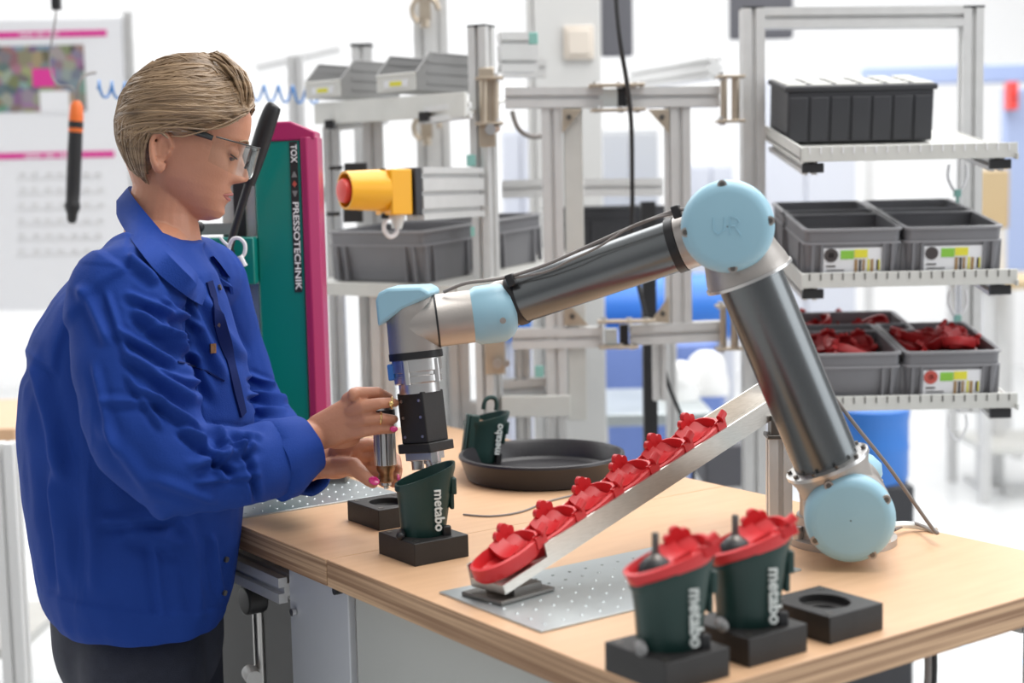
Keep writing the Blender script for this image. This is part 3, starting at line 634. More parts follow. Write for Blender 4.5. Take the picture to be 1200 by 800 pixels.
# embossed mark on the elbow cap: letters U and R drawn as raised strokes
u, v, w_ = frame_from(nv, VZ); c = E0 + nv * .0645
if u.x < 0: u = -u
v = VZ
m = MB(); m.tube([c + u * -.018 + v * .012, c + u * -.018 + v * -.004, c + u * -.012 + v * -.010, c + u * -.004 + v * -.004, c + u * -.004 + v * .012], .0008, 6); m.tube([c + u * .003 + v * -.010, c + u * .003 + v * .012, c + u * .012 + v * .011, c + u * .015 + v * .005, c + u * .010 + v * .001, c + u * .004 + v * .001], .0008, 6); m.tube([c + u * .009 + v * .001, c + u * .017 + v * -.011], .0008, 6); m.build('raised_emblem', 'blue_cap', rb)
# forearm (one housing depth behind)
F0 = P(826, 276, 2.055); F1 = P(603, 352, 2.135); fa = (F1 - F0).normalized()
m = MB(); m.lathe(F0, fa, [(.0385, -.02), (.0385, .035), (.0365, .036)], 48); m.build('forearm_root', 'cast', rb, smooth=40)
m = MB(); m.lathe(F0 + fa * .036, fa, [(.0395, 0), (.0395, .012), (.036, .013)], 48); m.build('seal_ring', 'rubber', rb, smooth=40)
FL = (F1 - F0).length
m = MB(); m.lathe(F0 + fa * .045, fa, [(.0372, 0), (.0362, FL - .05)], 56); m.build('forearm_tube', 'tube', rb, smooth=40)
m = MB(); m.lathe(F1 - fa * .012, fa, [(.0375, 0), (.0385, .004), (.0385, .012), (.036, .014)], 48); m.build('seal_ring', 'rubber', rb, smooth=40)
m = MB(); m.lathe(F1 + fa * .002, fa, [(.0365, 0), (.0375, .010), (.034, .03)], 48); m.build('tube_end', 'brass' if False else 'cast', rb, smooth=40)
# wrist 1
W1a = P(604, 364, 2.125); W1b = P(508, 376, 2.115); wa = (W1b - W1a).normalized()
m = MB(); m.lathe(W1a, wa, [(.004, -.002), (.026, 0), (.036, .007), (.0425, .018), (.0432, .030), (.0425, .056), (.0385, .063), (.038, .066)], 56); m.build('wrist_cap', 'blue_cap', rb, smooth=50)
m = MB(); u, v, w_ = frame_from(wa); q = W1a + wa * .016 - u * .0 
sgn = 1 if u.y < 0 else -1
q = W1a + wa * .022 + (u * sgn) * .0405 + VZ * -.008
m.cyl(q - u * sgn * .004, q + u * sgn * .0028, .0045, n=14); m.build('screw', 'cast', rb)
m = MB(); m.lathe(W1a + wa * .064, wa, [(.0385, 0), (.0385, .050), (.0392, .052), (.0392, .056)], 56); m.build('wrist_joint', 'cast', rb, smooth=40)
WC = P(484, 376, 2.115); WD = P(487, 412, 2.115); wd = (WD - WC).normalized()
m = MB(); m.lathe(W1a + wa * .117, wa, [(.0395, 0), (.0395, .010), (.0385, .03), (.034, .045)], 56); m.lathe(WC - wd * .03, wd, [(.028, -.012), (.037, .0), (.0385, .02), (.0385, .030 + (WD - WC).length)], 48); m.build('wrist_housing', 'cast', rb, smooth=40)
m = MB(); m.lathe(W1a + wa * .1145, wa, [(.0400, 0), (.0400, .003), (.038, .003)], 48); m.build('seal_ring', 'rubber', rb)
# wedge shaped blue top cap
uu = (WD - WC).normalized(); rx = uu.cross(nv).normalized()
if rx.x < 0: rx = -rx
pts = []
def plane2(px, py, o_):
    q_ = P(px, py, o_.y) - o_; return (q_.dot(rx), q_.dot(-uu))
poly = [plane2(*k_, WC) for k_ in ((449, 381), (446, 350), (450, 341), (460, 336), (500, 334), (509, 338), (511, 345), (478, 360))]
m = MB(); m.prism([(x, y) for x, y in poly], WC + nv * .040, rx, -uu, -nv * .080); m.build('wrist_top_cap', 'blue_cap', rb, smooth=50, bevel=.009)
# wrist 3 + tool
td = (P(501, 540, 2.10) - WD).normalized(); T0 = WD
m = MB(); m.lathe(T0, td, [(.0395, 0), (.0395, .010), (.036, .011)], 48); m.build('seal_ring', 'rubber', rb)
gr = MB(); gr.lathe(T0 + td * .010, td, [(.0365, 0), (.0365, .018), (.034, .019), (.034, .024), (.0355, .025), (.0355, .034), (.030, .036), (.030, .050)], 40)
gr = gr.build('gripper', 'steel', rb, smooth=35)
u, v, w_ = frame_from(td, VZ); fx = (Vector((1, 0, 0)) - td * td.x).normalized(); fy = td.cross(fx).normalized()
ca, sa_ = math.cos(math.radians(38)), math.sin(math.radians(38)); gx = fx * ca + fy * sa_; gy = td.cross(gx)
for a_ in (0.6, 2.0, 3.6, 5.1):
    m = MB(); c = T0 + td * .012 + (fx * math.cos(a_) + fy * math.sin(a_)) * .034; m.cyl(c, c + td * .034, .0055, n=12); m.build('coupling_pin', 'steel', gr)
m = MB(); c = P(449 + 14, 429, 2.10); q = T0 + td * .026 - fx * .038; m.box(q, (.010, .02, .024), X=fx, Y=fy, Zd=td); m.build('sensor_plug', 'brightblue', gr, bevel=.002)
bl = .074; m = MB(); m.box(T0 + td * (.058 + bl / 2), (.050, .046, bl), X=gx, Y=gy, Zd=td); m.build('gripper_body', 'pom', gr, bevel=.0015)
m = MB(); m.box(T0 + td * (.058 + bl + .007), (.062, .054, .014), X=gx, Y=gy, Zd=td); m.build('gripper_flange', 'pom', gr, bevel=.0015)
for sx in (-1, 1):
    for sz in (.07, .094, .122):
        q = T0 + td * sz + gx * (sx * .017) - gy * .0232
        for ss in (1, -1):
            q2 = T0 + td * sz + gx * (sx * .017) + gy * (ss * .0232); m = MB(); m.cyl(q2 - gy * ss * .001, q2 + gy * (ss * .0012), .0022, n=8); m.build('screw', 'steel', gr)
gb = T0 + td * (.058 + bl + .014)
for (ox, oy, l_, r_) in ((-.020, 0, .026, .011), (.004, -.006, .036, .0125), (.020, .006, .030, .009)):
    m = MB(); c = gb + gx * ox + gy * oy; m.lathe(c, td, [(r_, 0), (r_, l_ * .5), (r_ * .82, l_ * .52), (r_ * .82, l_)], 20); m.build('gripper_jaw', 'steel', gr)
m = MB(); m.box(gb + td * .006 + gx * -.004, (.05, .030, .012), X=gx, Y=gy, Zd=td); m.build('jaw_carrier', 'steel', gr, bevel=.001)
# arm cable and ties
m = MB(); m.tube([P(520, 342, 2.10), P(545, 332, 2.09), P(575, 328, 2.09), P(600, 323, 2.10), P(640, 310, 2.085), P(690, 288, 2.07), P(740, 266, 2.05), P(790, 247, 2.03), P(806, 246, 2.02)], .0026, smooth=6)
m.tube([P(600, 326, 2.10), P(640, 318, 2.08), P(672, 303, 2.065), P(700, 290, 2.06), P(745, 263, 2.04), P(790, 250, 2.03)], .0018, smooth=6); m.build('arm_cable', 'cable', rb)
for (px, py, d_, w__) in ((599, 328, 2.10, .012), (793, 248, 2.03, .012)):
    m = MB(); q = P(px, py, d_); m.box(q, (.012, .016, .018), X=fa, Y=fa.cross(nv).cross(fa).normalized(), Zd=fa.cross(nv).normalized() * -1); m.build('cable_clamp', 'black', rb, bevel=.002)
m = MB(); m.tube([P(968, 452, 1.955), P(1000, 495, 1.98), P(1040, 545, 2.02), P(1072, 590, 2.04), P(1092, 618, 2.04), P(1097, 624, 2.04), Z(1070, 622, TT) + VZ * .012, Z(1048, 630, TT) + VZ * .012], .0028, smooth=8); m.tube([P(968, 452, 1.955), P(950, 425, 1.96), P(935, 400, 1.97)], .0028, smooth=4); m.build('base_cable', 'cable', rb)
m = MB(); m.tube([Z(1040, 632, TT) + VZ * .02, Z(1060, 624, TT) + VZ * .012, Z(1085, 622, TT) + VZ * .006, Z(1096, 625, TT) + VZ * .004], .0055, smooth=5); m.build('cable_sleeve', 'clear', rb)
# ================================================================== GANTRY FRAME (centre)
def PR(t__, a, b__, w=.045, h=.045, nm='beam', hint=None, mt_='alu'):
    mm = MB(); ax = (b__ - a); mm.prof(a, b__, w, h, hint=hint or (Y1 if abs(ax.normalized().z) > .8 else VZ)); return mm.build(nm, mt_, t__, smooth=0)
D = 3.3
fr = thing('profile_frame', Vector((P(563, 300, D).x, D, 0)), 0, 'aluminium profile frame with hinged double beams behind the robot', 'frame')
rot30 = Vector((math.sin(math.radians(28)), math.cos(math.radians(28)), 0))
def vpost(px, ytop, d_, w=.045, nm='post', hint=Y1, zb=0, h=None, t__=None, mt_='alu'):
    q_ = P(px, ytop, d_); return PR(t__ or fr, Vector((q_.x, d_, zb)), q_, w, h or w, nm, hint, mt_)
vpost(563.5, 32, D, hint=rot30)
m = MB(); q = P(563.5, 32, D); m.box(q + VZ * .002, (.046, .046, .004), X=Vector((rot30.y, -rot30.x, 0))); m.build('end_cap', 'black', fr)
# swing beams
def hb_(x0, y0, x1, y1, d0, d1=None, **k):
    a = P(x0, y0, d0); b__ = P(x1, y1, d1 or d0); return PR(fr, a, b__, **k)
hb_(592, 115, 706, 114.5, D); hb_(734, 114.5, 842, 113.5, D)
hb_(600, 396.5, 706, 394, D); hb_(738, 392, 846, 387, D)
zlo = P(720, 384, D).z; ztop = P(720, 126, D).z
a = P(646, 126, D); PR(fr, Vector((a.x, D + .006, P(646, 492, D).z)), Vector((a.x, D + .006, a.z)), nm='upright')
m = MB(); a = P(671, 127, D); m.box(Vector((a.x, D + .006, (a.z + P(671, 492, D).z) / 2)), (.042, .03, a.z - P(671, 492, D).z)); m.build('cover_strip', 'sheet', fr, bevel=.002)
a = P(796, 126, D); PR(fr, Vector((a.x, D + .006, P(796, 378, D).z)), Vector((a.x, D + .006, a.z)), nm='upright')
m = MB(); a = P(781, 127, D); m.box(Vector((a.x, D + .005, (a.z + P(781, 378, D).z) / 2)), (.010, .03, a.z - P(781, 378, D).z)); m.build('edge_strip', 'alu', fr)
def gusset(pts, nm='gusset'):
    m_ = MB(); o_ = P(*pts[0], D - .026); v_ = [P(x, y, D - .026) - o_ for x, y in pts]; m_.prism([(q_.x, q_.z) for q_ in v_], o_, X1, VZ, Y1 * .005); o__ = m_.build(nm, 'zinc', fr, bevel=.0008)
    cx = sum(p_[0] for p_ in pts) / 3; cy = sum(p_[1] for p_ in pts) / 3; m_ = MB(); q_ = P(cx, cy, D - .028); m_.cyl(q_, q_ - Y1 * .004, .006, n=10); b__ = m_.build('bolt', 'darksteel', fr)
gusset([(659, 128), (682, 128), (659, 156)]); gusset([(759, 128), (784, 128), (784, 156)]); gusset([(661, 381), (661, 350), (690, 381)]); gusset([(762, 378), (784, 378), (784, 346)])
def strap(x0, x1, y, d_=D - .03):
    m_ = MB(); a = P(x0, y, d_); b__ = P(x1, y, d_); m_.box((a + b__) / 2, ((b__.x - a.x), .045, .006)); m_.build('hinge_strap', 'zinc', fr, bevel=.001)
    for t__ in (.12, .55, .85):
        m_ = MB(); q_ = a + (b__ - a) * t__; m_.cyl(q_ - VZ * .006, q_ + VZ * .008, .007, n=10); m_.build('bolt', 'steel', fr)
strap(690, 755, 100); strap(692, 756, 129); strap(700, 768, 376); strap(702, 748, 406)
for (x, y, w, h, mt_) in ((712, 115, 22, 20, 'clear'), (728, 114, 10, 22, 'black'), (716, 394, 14, 18, 'clear'), (731, 392, 10, 24, 'black'), (703, 394, 4, 30, 'alu')):
    m = MB(); q = P(x, y, D); m.box(q, (w / FPX * D, .035, h / FPX * D)); m.build('joint_block', mt_, fr, bevel=.001)
# hinges
def hinge(x, y0, y1, mirror=1):
    a = P(x, y0, D - .04); b__ = P(x, y1, D - .04); m_ = MB()
    m_.cyl(a, b__, .009, n=12); m_.cyl(a + X1 * .026 * mirror, b__ + X1 * .026 * mirror, .0075, n=12)
    m_.box(a + X1 * .012 * mirror, (.062, .04, .006)); m_.box(b__ + X1 * .012 * mirror, (.062, .04, .006)); m_.build('hinge', 'zinc', fr, bevel=.0008)
    for q_ in (a, b__):
        m_ = MB(); m_.cyl(q_ + VZ * -.008 + X1 * .03 * mirror, q_ + VZ * .01 + X1 * .03 * mirror, .008, n=10); m_.build('bolt', 'steel', fr)
hinge(567, 92, 145); hinge(862, 90, 142, -1); hinge(861, 358, 408, -1)
m = MB(); q = P(571, 125, D - .032); m.box(q, (.034, .012, .17)); m.box(P(571, 160, D - .034), (.036, .012, .045)); m.build('hinge_plate', 'zinc', fr, bevel=.002)
m = MB(); q = P(575, 152, D - .045); m.cyl(q, q - Y1 * .02, .012, n=16); m.cyl(q + X1 * .014 + VZ * .006, q + X1 * .014 - Y1 * .016, .007, n=12); m.build('clamp_bolt', 'steel', fr)
m = MB(); q = P(580, 415, D - .032); m.box(q, (.046, .014, .09)); m.build('hinge_plate', 'zinc', fr, bevel=.002)
m = MB(); q = P(583, 425, D - .045); m.cyl(q, q - Y1 * .025, .011, n=14); m.cyl(q + X1 * .02, q + X1 * .02 - Y1 * .02, .008, n=12); m.build('clamp_bolt', 'steel', fr)
# black duct and low white profile
q = P(759, 236, 3.6); q2 = P(759, 478, 3.6); m = MB(); m.box(Vector((q.x, 3.6, q.z / 2)), (.034, .04, q.z)); m.build('cable_duct', 'black', fr)
q = P(772, 400, D + .02); PR(fr, Vector((q.x, D + .02, P(772, 470, D).z)), q, .03, .03, 'upright')
# left extension: short beams between the post and the column
hb_(744, 94, 838, 80, 4.9, 4.2, h=.06)
hb_(585, 62, 628, 62, D + .10, D + .12, h=.09)
hb_(588, 80, 640, 80, D + .40, nm='beam')
hb_(588, 222, 640, 220, 3.75); hb_(684, 220, 776, 219, 3.75)
hb_(590, 456, 640, 452, D + .05, nm='beam')
m = MB(); a = P(588, 488, D - .01); b_ = P(668, 462, D - .01); m.box(((a.x + b_.x) / 2, D - .01, (a.z + b_.z) / 2), (b_.x - a.x, .03, b_.z - a.z)); m.build('cover_panel', 'sheet', fr, bevel=.002)
for (px, y0, y1, d_, w) in ((613, 400, 492, D + .05, .03), (650, 400, 492, 3.5, .045), (607, 410, 442, D + .1, .02)):
    a = P(px, y0, d_); PR(fr, Vector((a.x, d_, 0)), a, w, w, 'post')
for (px, py) in ((625, 45), (552, 188), (632, 435)):
    m = MB(); q = P(px, py, D - .03); m.box(q, (.02, .012, .026)); m.build('cable_clip', 'greentag', fr, bevel=.002)
m = MB(); m.tube([P(600, 130, D + .1), P(607, 150, D + .1), P(622, 160, D + .12), P(640, 158, D + .15)], .006, smooth=6); m.build('hose_loop', 'cable', fr)
# rear posts seen between
rf = thing('profile_frame', Vector((P(503, 300, 4.0).x, 4.0, 0)), 0, 'rear aluminium posts with pulley hooks behind the left shelves', 'frame'); fr_main = fr; fr = rf
for (px, yt, d_, w, yb) in ((503, -30, 4.0, .09, 600), (424, 55, 4.1, .055, 600), (346, 66, 4.4, .045, 600), (388, 148, 3.75, .04, 600), (437, 140, 3.6, .045, 600)):
    q = P(px, yt, d_); PR(fr, Vector((q.x, d_, 0)), q, w, .045, 'rear_post')
q = P(424, 55, 4.1); m = MB(); m.box(q + VZ * .004, (.06, .05, .008)); m.build('end_cap', 'black', fr)
for (x0, y0, x1, y1, d_) in ((375, 228, 430, 226, 4.0), (300, 80, 400, 58, 7.5)):
    hb_(x0, y0, x1, y1, d_)
for k, (px, py) in enumerate(((498, 12), (500, 150))):
    m = MB(); q = P(px, py, 3.93); m.tube([q + Vector((.036 * math.cos(a_ * .6), 0, .036 * math.sin(a_ * .6))) for a_ in range(8)], .007, 8); m.box(q, (.03, .02, .05)); m.cyl(q + VZ * -.045, q + VZ * -.025, .012, n=12); m.build('pulley_hook', 'zinc', fr)
fr = fr_main
# posts right under wrist (behind gripper)
for (px, yt, d_, w) in ((447, 340, 3.35, .05), (432, 345, 3.5, .045), (537, 345, 3.4, .045), (563, 470, 3.35, .05)):
    q = P(px, yt, d_); PR(fr, Vector((q.x, d_, 0)), q, w, w, 'post')
# ================================================================== LEFT SHELVES
def rail_box(t__, a, b__, h, th, mt_, nm, up_=VZ):
    ax = (b__ - a); X_ = ax.normalized(); Y_ = up_.cross(X_).normalized(); m_ = MB(); m_.box((a + b__) / 2, (ax.length, th, h), X=X_, Y=Y_, Zd=X_.cross(Y_)); return m_.build(nm, mt_, t__, bevel=.001)
ls = thing('left_shelf', P(460, 140, 3.5), 0, 'pale metal flow shelf at the upper left carrying two open-fronted bins', 'shelf')
a = P(370, 133.5, 3.65); b_ = P(546, 122, 3.2); rail_box(ls, a, b_, .052, .010, 'sheet', 'front_rail')
m = MB(); back = Vector((.10, .36, .035)); m.add([a + Vector((0, .004, -.02)), b_ + Vector((0, .004, -.02)), b_ + back, a + back, a + Vector((0, .004, -.026)), b_ + Vector((0, .004, -.026)), b_ + back - VZ * .006, a + back - VZ * .006], [(0, 1, 2, 3), (7, 6, 5, 4), (0, 4, 5, 1), (1, 5, 6, 2), (2, 6, 7, 3), (3, 7, 4, 0)]); m.build('shelf_plate', 'sheet', ls)
for (px, py, d_) in ((387, 146, 3.60), (497, 137, 3.30)):
    q = P(px, py, d_); m = MB(); m.box(q, (.022, .05, .020)); m.build('end_cap', 'black', ls); PR(ls, q + Vector((0, .028, 0)), q + Vector((.10, .36, .03)), .03, .03, 'bracket')
hb2 = PR(ls, P(503, 135, 3.30), P(548, 129, 3.22), .03, .035, 'beam')
def storage_bin(c, rz, label, w=.125, l=.20, h=.085):
    t__ = thing('storage_bin', c, rz, label, 'bin', 'open-fronted bins on the upper left shelf')
    Xd = Vector((math.cos(rz), math.sin(rz), 0)); Yd = VZ.cross(Xd)
    for s_ in (-1, 1):
        m_ = MB(); m_.prism([(-l / 2, 0), (l / 2, 0), (l / 2, h), (-l / 2 + .045, h), (-l / 2, h * .45)], c + Yd * (s_ * w / 2) - Yd * .001, Xd, VZ, Yd * .002); m_.build('side_wall', 'louvre', t__)
        m_ = MB()
        for k in range(3): m_.box(c + Yd * (s_ * (w / 2 + .001)) + VZ * (h * (.2 + .28 * k)) + Xd * .015, (l * .8, .004, .004), X=Xd, Y=Yd)
        m_.tube([c + Yd * s_ * w / 2 + Xd * (-l / 2) + VZ * h * .45, c + Yd * s_ * w / 2 + Xd * (-l / 2 + .045) + VZ * h, c + Yd * s_ * w / 2 + Xd * l / 2 + VZ * h], .003, 6); m_.build('rib', 'louvre', t__)
    m_ = MB(); m_.box(c + Xd * l / 2 + VZ * h / 2, (.002, w, h), X=Xd, Y=Yd); m_.build('back_wall', 'louvre', t__)
    m_ = MB(); m_.box(c + VZ * .001, (l, w, .002), X=Xd, Y=Yd); m_.build('floor_panel', 'louvre', t__)
    m_ = MB(); m_.box(c - Xd * l / 2 + VZ * h * .225, (.002, w, h * .45), X=Xd, Y=Yd); m_.tube([c - Xd * l / 2 + VZ * h * .45 - Yd * w / 2, c - Xd * l / 2 + VZ * h * .45 + Yd * w / 2], .003, 6); m_.build('front_lip', 'sheet', t__)
    m_ = MB(); m_.box(c - Xd * (l / 2 + .002) + VZ * h * .2, (.002, w * .6, .016), X=Xd, Y=Yd); m_.build('label_card', 'paper', t__)
    m_ = MB(); m_.box(c - Xd * (l / 2 + .0035) + VZ * h * .2, (.001, w * .3, .010), X=Xd, Y=Yd); m_.build('label_print', 'lab_y', t__)
rzb = math.radians(50)
q = P(414, 116, 3.66); storage_bin(q, rzb, 'open-fronted grey bin on the upper left shelf, left one above the teal press')
q = P(500, 109, 3.46); storage_bin(q, rzb, 'open-fronted grey bin on the upper left shelf, right one beside the frame post')
# lower left shelf rail
lo = thing('left_shelf', P(460, 335, 3.4), 0, 'pale metal lower left shelf under the grey crates', 'shelf')
ang1 = math.radians(-52); dL = Vector((math.sin(ang1), math.cos(ang1), 0)); dR = Vector((math.cos(ang1), -math.sin(ang1), 0))  # dR: azimuth 38
kc = P(503, 334, 3.25); dRt = (dR + VZ * .065).normalized()
rail_box(lo, kc + dL * .36 - dRt * .0 - VZ * .012 - dR * .03, kc - dR * .03 - VZ * .012 - dL * .10, .030, .012, 'sheet', 'front_rail')
m = MB(); o0 = kc + dL * .37 - dR * .02; o1 = kc - dL * .10 - dR * .02; m.add([o0, o1, o1 + dRt * .75, o0 + dRt * .75] + [x - VZ * .006 for x in (o0, o1, o1 + dRt * .75, o0 + dRt * .75)], [(0, 1, 2, 3), (7, 6, 5, 4), (0, 4, 5, 1), (1, 5, 6, 2), (2, 6, 7, 3), (3, 7, 4, 0)]); m.build('shelf_plate', 'sheet', lo)
rail_box(lo, kc - dL * .10 - dR * .03 - VZ * .014, kc - dL * .10 + dRt * .75 - VZ * .014, .034, .012, 'sheet', 'side_rail')
# ---- crates
def crate(c, X_, label, w, l, h, group, Zt=VZ, mt_='bin', card=None, ribs=True, parent_cat='crate'):
    """c = centre of bottom, X_ = width direction, depth direction = Zt x X_ (away)"""
    Y_ = Zt.cross(X_).normalized(); X_ = Y_.cross(Zt).normalized()
    t__ = bpy.data.objects.new('stacking_crate', None); col.objects.link(t__); t__.matrix_basis = Matrix.Translation(c); tag(t__, label, 'crate', group)
    def Rr(sx, sy, z_, r_=.012):
        o__ = []
        for (qx, qy, a0) in ((1, 1, 0), (-1, 1, 90), (-1, -1, 180), (1, -1, 270)):
            for k in range(4):
                a_ = math.radians(a0 + 30 * k); o__.append(c + X_ * (qx * (sx - r_) + r_ * math.cos(a_)) + Y_ * (qy * (sy - r_) + r_ * math.sin(a_)) + Zt * z_)
        return o__
    W2, L2 = w / 2, l / 2; tp = .90; ti = .006
    m_ = MB(); m_.rings([Rr(W2 * tp, L2 * (1 - (1 - tp) * w / l), 0), Rr(W2 * .955, L2 * .97, h * .70), Rr(W2 * .965, L2 * .975, h), Rr(W2 * .965 - ti, L2 * .975 - ti, h), Rr(W2 * tp - ti, L2 * .93 - ti, .006), ]); m_.build('body', mt_, t__, smooth=30)
    m_ = MB(); m_.rings([Rr(W2 * .96, L2 * .97, h - .006), Rr(W2, L2, h - .004), Rr(W2, L2, h), Rr(W2 * .955, L2 * .965, h + .001), Rr(W2 * .955, L2 * .965, h - .006)], False, False); m_.rings([Rr(W2 * .95, L2 * .96, h * .70), Rr(W2 * .992, L2 * .992, h * .705), Rr(W2 * .992, L2 * .992, h * .74), Rr(W2 * .95, L2 * .96, h * .745)], False, False); m_.build('rim', 'binrim' if mt_ == 'bin' else mt_, t__, smooth=30)
    if ribs:
        for sx in (-1, 1):
            for f_ in (.80, .62):
                m_ = MB(); m_.box(c + X_ * (sx * W2 * f_) - Y_ * (L2 * .955) + Zt * h * .36, (.006, .012, h * .68), X=X_, Y=Y_, Zd=Zt); m_.build('rib', mt_, t__)
            for f_ in (-.85, -.6, .6, .85):
                m_ = MB(); m_.box(c + X_ * (sx * W2 * .945) + Y_ * (L2 * f_) + Zt * h * .36, (.012, .006, h * .68), X=X_, Y=Y_, Zd=Zt); m_.build('rib', mt_, t__)
    if card is not None:
        f = c - Y_ * (L2 * .975) + Zt * (h * .36)
        m_ = MB(); m_.box(f, (w * .60, .002, h * .55), X=X_, Y=Y_, Zd=Zt); lc = m_.build('label_card', 'paper', t__)
        def pt(x, z_, sx, sz, mm_, nm_='printed_field'):
            m__ = MB(); m__.box(f - Y_ * .0016 + X_ * (x * w * .6) + Zt * (z_ * h * .55), (sx * w * .6, .0012, sz * h * .55), X=X_, Y=Y_, Zd=Zt); return m__.build(nm_, mm_, lc, smooth=0)
        pt(-.09, .27, .22, .30, 'lab_g'); pt(.14, .30, .22, .28, 'lab_y')
        m__ = MB(); q_ = f - Y_ * .0016 + X_ * (-.36 * w * .6) + Zt * (.26 * h * .55)
        m__.lathe(q_, -Y_, [(.006, 0), (.006, .001), (.014, .001), (.014, 0)] if card != 'oval' else [(.001, 0), (.001, .001), (.013, .001), (.013, 0)], 16); m__.build('printed_picture', {'ring': 'lab_k', 'oval': 'lab_k', 'red': 'lab_r'}[card], lc)
        for (x, z_, sx, sz, mm_) in ((.06, -.12, .05, .45, 'lab_b'), (.13, -.12, .04, .42, 'lab_k'), (.19, -.1, .04, .40, 'lab_b'), (.27, -.10, .03, .42, 'lab_y'), (.33, -.12, .05, .44, 'lab_b'), (.42, -.1, .03, .36, 'lab_k'), (.45, -.1, .02, .36, 'lab_y'), (-.36, -.12, .16, .05, 'lab_k'), (-.28, -.26, .3, .03, 'lab_k')): pt(x, z_, sx, sz, mm_)
    return t__
gL = 'grey crates on the lower left shelf'
Zt2 = dL.cross(dRt).normalized(); Zt2 = Zt2 if Zt2.z > 0 else -Zt2
def lcrate(s_, label, w=.30, l=.20, h=.118, mt_='bin'):
    c = kc + dL * (w / 2 + .01) + dRt * (l / 2 + s_) + VZ * .002; return crate(c, -dL, label, w, l, h, gL, Zt2, mt_)
lcrate(.0, 'grey crate on the lower left shelf, front one under the yellow emergency stop')
lcrate(.255, 'grey crate on the lower left shelf seen through the gap right of the frame post')
q = P(714, 292, 3.95); crate(q, Vector((math.cos(.25), math.sin(.25), 0)), 'dark grey crate behind the frame, above the forearm', .30, .30, .115, gL, VZ, 'bindark')
m = MB(); q2 = q; m.box(q2 - VZ * .012, (.42, .40, .02)); tt_ = thing('rear_shelf', q2 - VZ * .02, 0, 'short rear shelf carrying the dark crate behind the frame', 'shelf'); m.build('shelf_plate', 'sheet', tt_, bevel=.001)
for sx in (-.18, .18): PR(tt_, Vector((q2.x + sx, q2.y + .15, 0)), Vector((q2.x + sx, q2.y + .15, q2.z - .022)), .03, .03, 'post')
# ================================================================== RIGHT RACK
rk = thing('shelf_rack', Vector((P(1008, 300, 3.3).x, 3.3, 0)), 0, 'aluminium rack at the right with three sloping shelves', 'rack')
def vp2(px, yt, yb, nm='post', d_=3.32, w=.045):
    q_ = P(px, yt, d_); z0 = P(px, yb, d_).z if yb else 0; PR(rk, Vector((q_.x, d_, z0)), q_, w, w, nm, Y1)
    m_ = MB(); m_.box(q_ + VZ * .002, (.047, .047, .004)); m_.build('end_cap', 'black', rk); return q_
lp = vp2(881, 11, None, w=.05); rp_ = vp2(1138, 10, 482)
PR(rk, P(893, 22, 3.32), P(1126, 20, 3.32), .045, .045, 'top_beam')
shelf = []
for k, (yt, yb, ybk, cx0) in enumerate(((171, 191, 158, 938), (320, 338, 290, 938), (465, 483, 417, 938))):
    fd = 2.90; a = P(938, (yt + yb) / 2, fd); b_ = P(1192, (yt + yb) / 2 - 4, fd); zt = a.z; hh = .030
    b_.z = a.z
    bz = P(895, ybk, 3.30).z
    m = MB(); m.box((a + b_) / 2, (b_.x - a.x, .008, hh)); m.build('shelf_lip', 'sheet', rk, bevel=.001)
    m = MB()
    for j in range(19):
        x = a.x + (b_.x - a.x) * (j + .8) / 19.6; m.box((x, fd - .0045, a.z + .007), (.0022, .002, .013))
    m.build('lip_notches', 'paper' if k == 0 else 'darksteel', rk, smooth=0)
    zf = a.z - .006; bx0 = a.x; bx1 = b_.x
    m = MB(); Yd = Vector((0, 3.30 - fd, bz - zf)).normalized(); Ln = math.hypot(3.34 - fd, bz - zf); m.box(Vector(((bx0 + bx1) / 2, (fd + 3.34) / 2, (zf + bz) / 2)), (bx1 - bx0, Ln, .003), X=X1, Y=Yd, Zd=X1.cross(Yd)); m.build('shelf_plate', 'sheet', rk)
    m = MB(); m.box(Vector((bx0 + .002, (fd + 3.32) / 2, (zf + bz) / 2 + .006)), (.004, Ln, .032), X=X1, Y=Yd, Zd=X1.cross(Yd)); m.build('side_lip', 'sheet', rk); m = MB(); m.box(Vector((bx1 - .002, (fd + 3.32) / 2, (zf + bz) / 2 - .004)), (.004, Ln, .012), X=X1, Y=Yd, Zd=X1.cross(Yd)); m.build('side_lip', 'sheet', rk)
    for xx in (bx0 + .022, bx1 - .035):
        c0_ = Vector((xx, fd + .012, a.z - hh / 2 - .012)); PR(rk, c0_, Vector((xx, 3.30, bz - .022)), .028, .028, 'bearer')
        m = MB(); m.box(c0_ - Vector((-.004, .004, 0)), (.042, .012, .019)); m.build('end_cap', 'black', rk, bevel=.001)
    # cable loop / hook under the shelf
    q = P(1122, yb + 18, 3.2); m = MB(); m.tube([q + Vector((-.018, 0, .03)), q + Vector((-.02, 0, 0)), q + Vector((0, 0, -.03)), q + Vector((.02, 0, 0)), q + Vector((.018, 0, .03))], .003, smooth=5); m.build('wire_hook', 'wcable', rk)
    if k < 2: m = MB(); m.box(q - VZ * .032, (.014, .012, .016)); m.cyl(q - VZ * .04, q - VZ * .12, .003); m.build('hook_clip', 'greentag', rk)
    shelf.append((a, b_, Yd, X1.cross(Yd), fd, zf))
gR = 'grey crates on the right rack'
def rcrate(k, px, row, label, card=None, w=.198, l=.25, h=.106):
    a, b_, Yd, Zd, fd, zf = shelf[k]; x = P(px, 300, fd).x
    c = Vector((x, fd + .012, zf)) + Yd * (l / 2 + row * (l + .006)) + Zd * .002
    return crate(c, X1, label, w, l, h, gR, Zd, 'bin', card)
rcrate(1, 1000, 0, 'empty grey crate on the middle right shelf, front left, label with a ring picture', 'ring')
rcrate(1, 1118, 0, 'empty grey crate on the middle right shelf, front right, label with a dark oval picture', 'oval')
rcrate(1, 1000, 1, 'empty grey crate on the middle right shelf, back left', None, l=.18)
